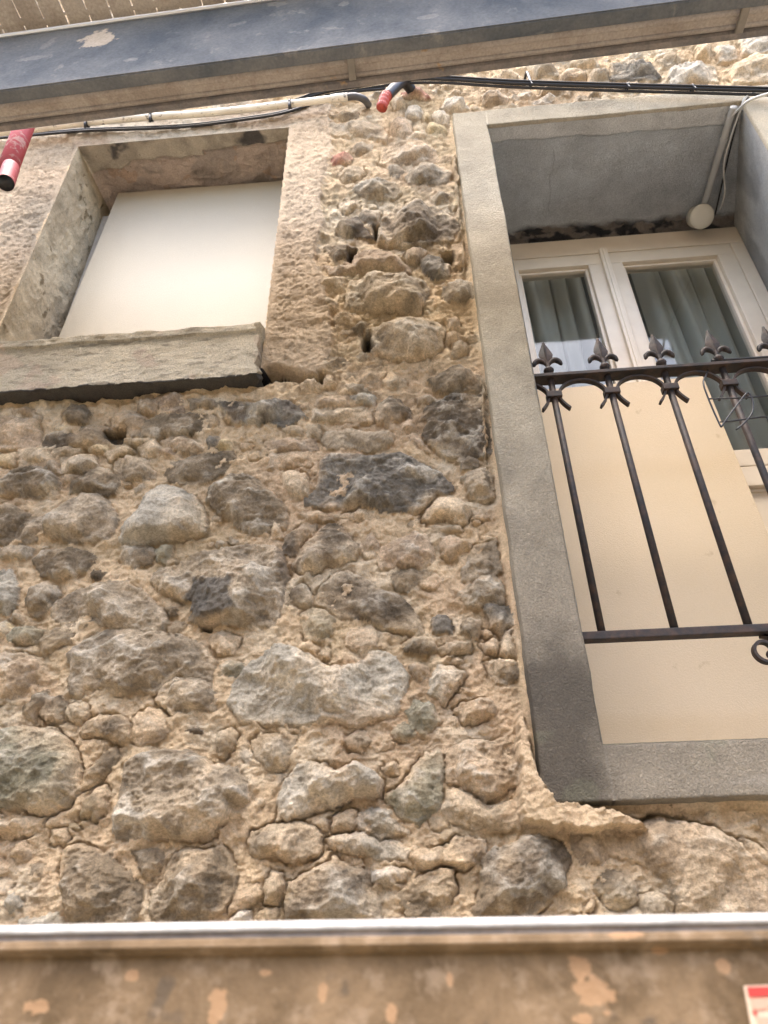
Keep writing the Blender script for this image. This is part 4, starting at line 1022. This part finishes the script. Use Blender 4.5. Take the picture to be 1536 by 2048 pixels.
def mat_blue():
    b = NB('blue_grey_paint', .85, .15)
    c = b.mix(b.ramp(b.noise(5, 7, .65, .5), [(.38, 0.0), (.66, 1.0)]), (.085, .097, .112), (.165, .17, .175))
    c = b.mix(b.ramp(b.noise(17, 5, .6, .4), [(.60, 0.0), (.74, .6)]), c, (.34, .32, .29))
    c = patches(b, c, ((200, 82, .055, .045), (1012, 10, .085, .060)), .71, (.50, .42, .33))
    c = patches(b, c, ((560, 26, .03, .02), (95, 92, .02, .03), (265, 128, .02, .01), (690, 30, .02, .015), (860, 62, .03, .012), (60, 118, .04, .012)), .71, (.30, .29, .27), 30, .4)
    c = b.mix(1.0, c, b.ramp(b.noise(140, 4, .6), [(.3, .85), (.7, 1.12)]), 'MULTIPLY')
    return b.end(c, b.bump(b.noise(60, 6, .6), .0012))
M_BLUE = mat_blue()
b = NB('galvanised_edge', .35, .6); b.p.inputs['Metallic'].default_value = .6
GALV = b.end(b.mix(b.noise(30, 5, .6), (.62, .64, .68), (.75, .76, .78)), b.bump(b.noise(90, 4, .6), .0004))
# deck frame: u runs along the wall (slightly skew), v towards the wall
DZ = 2.05
dA, dB = np.array([-1.16, .962]), np.array([.883, .902]); ud = (dB-dA)/np.linalg.norm(dB-dA); vd = np.array([-ud[1], ud[0]])
if vd[1] < 0: vd = -vd
def dk(u, v, z): p = dA+ud*u+vd*v; return Vector((p[0], p[1], z))
deck = empty('scaffold_deck', dk(1.2, -.3, DZ), 'perforated steel scaffold deck with blue grey edge board crossing the top of the view', 'scaffold deck')
us, ue = -1.6, 3.2; W_ = .42
# slotted plate: strips between slots
def plate(u0, u1, v0, v1, z, t, bm):
    P = [dk(a, b_, z) for a, b_ in ((u0, v0), (u1, v0), (u1, v1), (u0, v1))]; Q = [p+Vector((0, 0, t)) for p in P]
    a = [bm.verts.new(p) for p in P]; c_ = [bm.verts.new(p) for p in Q]
    bm.faces.new(a[::-1]); bm.faces.new(c_)
    for i in range(4): bm.faces.new((a[i], a[(i+1) % 4], c_[(i+1) % 4], c_[i]))
bm = bmesh.new(); pitch = .0585; sw = .0035
slots = [(-.40, -.345), (-.33, -.262), (-.235, -.128)]
u = -.9
r5 = np.random.RandomState(5)
plate(us, u, -W_, 0, DZ, .0025, bm)
while u < 1.35:
    w_ = sw*(.7+.8*r5.rand()); plate(u, u+pitch-w_, -W_, 0, DZ, .0025, bm)
    vv = -W_
    for a_, c_ in slots: plate(u+pitch-w_, u+pitch, vv, a_-.02*r5.rand(), DZ, .0025, bm); vv = c_+.01*r5.rand()
    plate(u+pitch-w_, u+pitch, vv, 0, DZ, .0025, bm); u += pitch
plate(u, ue, -W_, 0, DZ, .0025, bm)
obj_bm('deck_plate', bm, M_BROWN, deck)
# rolled beads and down-turned wallward edge
bm = bmesh.new()
for v_, r_ in ((-.062, .009), (-.030, .006)): tube(bm, [dk(us, v_, DZ+.001), dk(ue, v_, DZ+.001)], r_, 14)
obj_bm('bead', bm, M_BROWN, deck, True)
bm = bmesh.new()
P = [(.0, DZ+.045), (.0, DZ-.006), (-.006, DZ-.012), (-.018, DZ-.012), (-.022, DZ-.006), (-.022, DZ+.001)]
r0_ = [bm.verts.new(dk(us, a, z)) for a, z in P]; r1_ = [bm.verts.new(dk(ue, a, z)) for a, z in P]
for i in range(len(P)-1): bm.faces.new((r0_[i], r0_[i+1], r1_[i+1], r1_[i]))
M_LIP = mat_deck('worn_lip', (.17, .16, .16), (.27, .24, .22), (.4, .6), .6, 12)
e = obj_bm('edge_lip', bm, M_LIP, deck); md = e.modifiers.new('s', 'SOLIDIFY'); md.thickness = .002
# edge board standing in front (towards the street)
vb = -.245
bt, bb = 1.99, 1.70
def bpt(u, z): return dk(u, vb, z)
bm = bmesh.new()
P = [(0, bb), (0, bt), (.03, bt), (.03, bb)]
A = [bm.verts.new(dk(us, vb+a, z)) for a, z in P]; B = [bm.verts.new(dk(ue, vb+a, z)) for a, z in P]
for i in range(4): bm.faces.new((A[i], A[(i+1) % 4], B[(i+1) % 4], B[i]))
bm.faces.new(A[::-1]); bm.faces.new(B)
bmesh.ops.bevel(bm, geom=list(bm.edges), offset=.003, segments=2, affect='EDGES')
obj_bm('edge_board', bm, M_BLUE, deck)
bm = bmesh.new(); tube(bm, [dk(us, vb-.002, bt+.004), dk(ue, vb-.002, bt+.004)], .0055, 12); obj_bm('board_trim', bm, GALV, deck, True)
bm = bmesh.new()
for uu in (-1.2,): box(bm, dk(uu, vb+.015, (bt+DZ)/2), (.04, .02, DZ-bt+.01))
obj_bm('board_hanger', bm, M_LIP, deck)
for (px0, py0) in ((702, 125), (1488, 28)):
    p = z3(px0, py0, DZ-.012); bm = bmesh.new(); box(bm, p, (.020, .085, .012), bevel=.003); attach(obj_bm('clip', bm, GREYP), deck)
# lower deck rim close to the lens (out of focus)
rim = empty('scaffold_toe_board', (0, .45, -.07), 'rusty brown scaffold toe board with bright steel top edge, closest to the viewer', 'toe board')
def lp(x, z, y=.45): return Vector((x, y-.008*x*0, z+(-.0045)*x))
zt_ = wp(768, 1843, .45)[1]
b = NB('rusty_toe_board', .8, .3)
c = b.mix(b.ramp(b.noise(22, 6, .65, .6), [(.36, 0.0), (.64, 1.0)]), (.11, .073, .038), (.225, .155, .09))
c = b.mix(b.ramp(b.noise(34, 3, .5), [(.62, 0.0), (.68, .9)]), c, (.10, .075, .05))
c = b.mix(b.ramp(b.noise(70, 5, .6), [(.54, 0.0), (.70, .6)]), c, (.32, .24, .165))
c = patches(b, c, ((1196, 1986, .012, .008), (1163, 1936, .006, .006), (425, 2015, .006, .008), (1255, 1868, .016, .002), (1460, 1935, .004, .005), (60, 2015, .008, .004), (1175, 2040, .006, .004), (640, 1990, .003, .005), (520, 1945, .004, .002), (900, 1960, .002, .004), (1330, 1900, .005, .002), (250, 1950, .004, .003), (780, 2030, .004, .005)), .44, (.44, .27, .15), 130, .6)
RUST = b.end(c, b.bump(b.noise(120, 6, .6), .0012))
bm = bmesh.new()
prof = [(.0, 0), (-.0035, .0005), (-.005, -.0012), (-.0055, -.0028)]
def sweep(bm, prof, x0=-.9, x1=.9, n=2):
    prev = None
    for i in range(n):
        x = x0+(x1-x0)*i/(n-1); r = [bm.verts.new(lp(x, zt_+z)+Vector((0, y, 0))) for y, z in prof]
        if prev:
            for k in range(len(r)-1): bm.faces.new((prev[k], prev[k+1], r[k+1], r[k]))
        prev = r
sweep(bm, [(.03, .001), (.0, .001)]+prof[1:4]+[(-.005, -.0042)]); b = NB('worn_zinc', .5, .4)
ZINC = b.end(b.mix(b.ramp(b.noise(45, 6, .65), [(.35, 0.0), (.7, 1.0)]), (.30, .295, .28), (.52, .51, .49)), b.bump(b.noise(120, 5, .6), .0006)); o = obj_bm('top_edge', bm, ZINC, rim)
bm = bmesh.new(); sweep(bm, [(-.0055, -.0041), (-.004, -.0055), (-.004, -.0072)]); obj_bm('groove', bm, M_LIP, rim)
bm = bmesh.new(); sweep(bm, [(-.004, -.0072), (-.0055, -.0080), (-.006, -.0112), (-.004, -.0132), (.0005, -.0150), (.0005, -.19), (.03, -.19), (.03, .0)]); obj_bm('face', bm, RUST, rim)
bm = bmesh.new(); box(bm, (0, .76, zt_-.17), (2.6, .56, .03), bevel=.003); attach(obj_bm('bounce_block_deck', bm, M_BROWN), rim)  # unseen deck plate, added to keep street bounce off the wall
# sticker
cs_ = [w3(1487, 1972, .449), w3(1620, 1966, .449), w3(1650, 2110, .449), w3(1512, 2110, .449)]
b = NB('sticker_cream', .5, .4); SC = b.end(b.mix(b.noise(60, 4, .6), (.62, .48, .36), (.70, .55, .42)))
b = NB('sticker_red', .5, .4); SR = b.end(b.mix(b.noise(80, 4, .6), (.50, .05, .045), (.36, .05, .045)))
b = NB('sticker_pink', .5, .4); SP = b.end((.62, .32, .24))
bm = bmesh.new(); ys = .4488
vs = [bm.verts.new(p) for p in cs_]; bm.faces.new(vs); r_ = bmesh.ops.extrude_face_region(bm, geom=list(bm.faces))
for v in [g for g in r_['geom'] if isinstance(g, bmesh.types.BMVert)]: v.co.y -= .0006
stk = obj_bm('sticker', bm, SC); tag(stk, 'faded red and cream sticker on the brown toe board at lower right', 'sticker')
def patch(pts, mat, name, Y=.4478):
    bm = bmesh.new(); vs = [bm.verts.new(w3(x, y, Y)) for x, y in pts]; bm.faces.new(vs); attach(obj_bm(name, bm, mat), stk)
patch([(1493, 1974), (1620, 1970), (1622, 1990), (1498, 1994)], SR, 'red_band')
patch([(1500, 1997), (1536, 1996), (1536, 2018), (1504, 2019)], SP, 'pink_cell')
patch([(1540, 1996), (1600, 1995), (1600, 2018), (1540, 2018)], SP, 'pink_cell')
patch([(1505, 2022), (1513, 2021), (1515, 2030), (1507, 2030)], SR, 'red_mark')
patch([(1512, 2034), (1560, 2033), (1562, 2060), (1516, 2060)], SP, 'pink_cell')

# red scaffold tube at the left
b = NB('peeling_red_paint', .55, .4)
REDP = b.end(b.mix(b.ramp(b.noise(24, 6, .62, .6), [(.55, 0.0), (.64, .75)]), (.34, .05, .055), (.44, .29, .24)), b.bump(b.noise(60, 5, .6), .001))
ta, tb = w3(48, 255, 1.12), w3(13, 345, 1.12)
tube_dir = (tb-ta).normalized()
bm = bmesh.new(); tube(bm, [ta-tube_dir*.25, tb], .030, 22); rp = obj_bm('scaffold_tube', bm, REDP, None, True)
tag(rp, 'peeling red scaffold brace tube dropping from the deck at upper left', 'scaffold tube')
bm = bmesh.new(); e0, e1 = w3(22, 335, 1.10), w3(11, 366, 1.075); tube(bm, [e0, e1], .0245, 22, cap=False); attach(obj_bm('end_spigot', bm, REDP, None, True), rp)
bm = bmesh.new(); dd_ = (e1-e0).normalized(); tube(bm, [e1-dd_*.01, e1-dd_*.0005], .0235, 22); attach(obj_bm('tube_bore', bm, BLK, None, True), rp)

bm = bmesh.new(); box(bm, (0, -4.6, -.9), (40, .3, 8.2)); b = NB('facade_opposite', .9, .2)
g = obj_bm('facade_opposite', bm, b.end(b.mix(b.noise(1.5, 6, .6), (.52, .445, .31), (.58, .505, .36)), None)); tag(g, None, None, kind='structure')
# ---------------------------------------------------------------- street below and facade opposite (they throw the warm bounce)
bm = bmesh.new(); box(bm, (0, 0, -5.05), (600, 600, .1)); b = NB('street_paving', .9, .2)
g = obj_bm('street', bm, b.end(b.mix(b.noise(3, 6, .6), (.46, .40, .29), (.54, .475, .35)), b.bump(b.noise(12, 6, .6), .01))); tag(g, None, None, kind='structure')
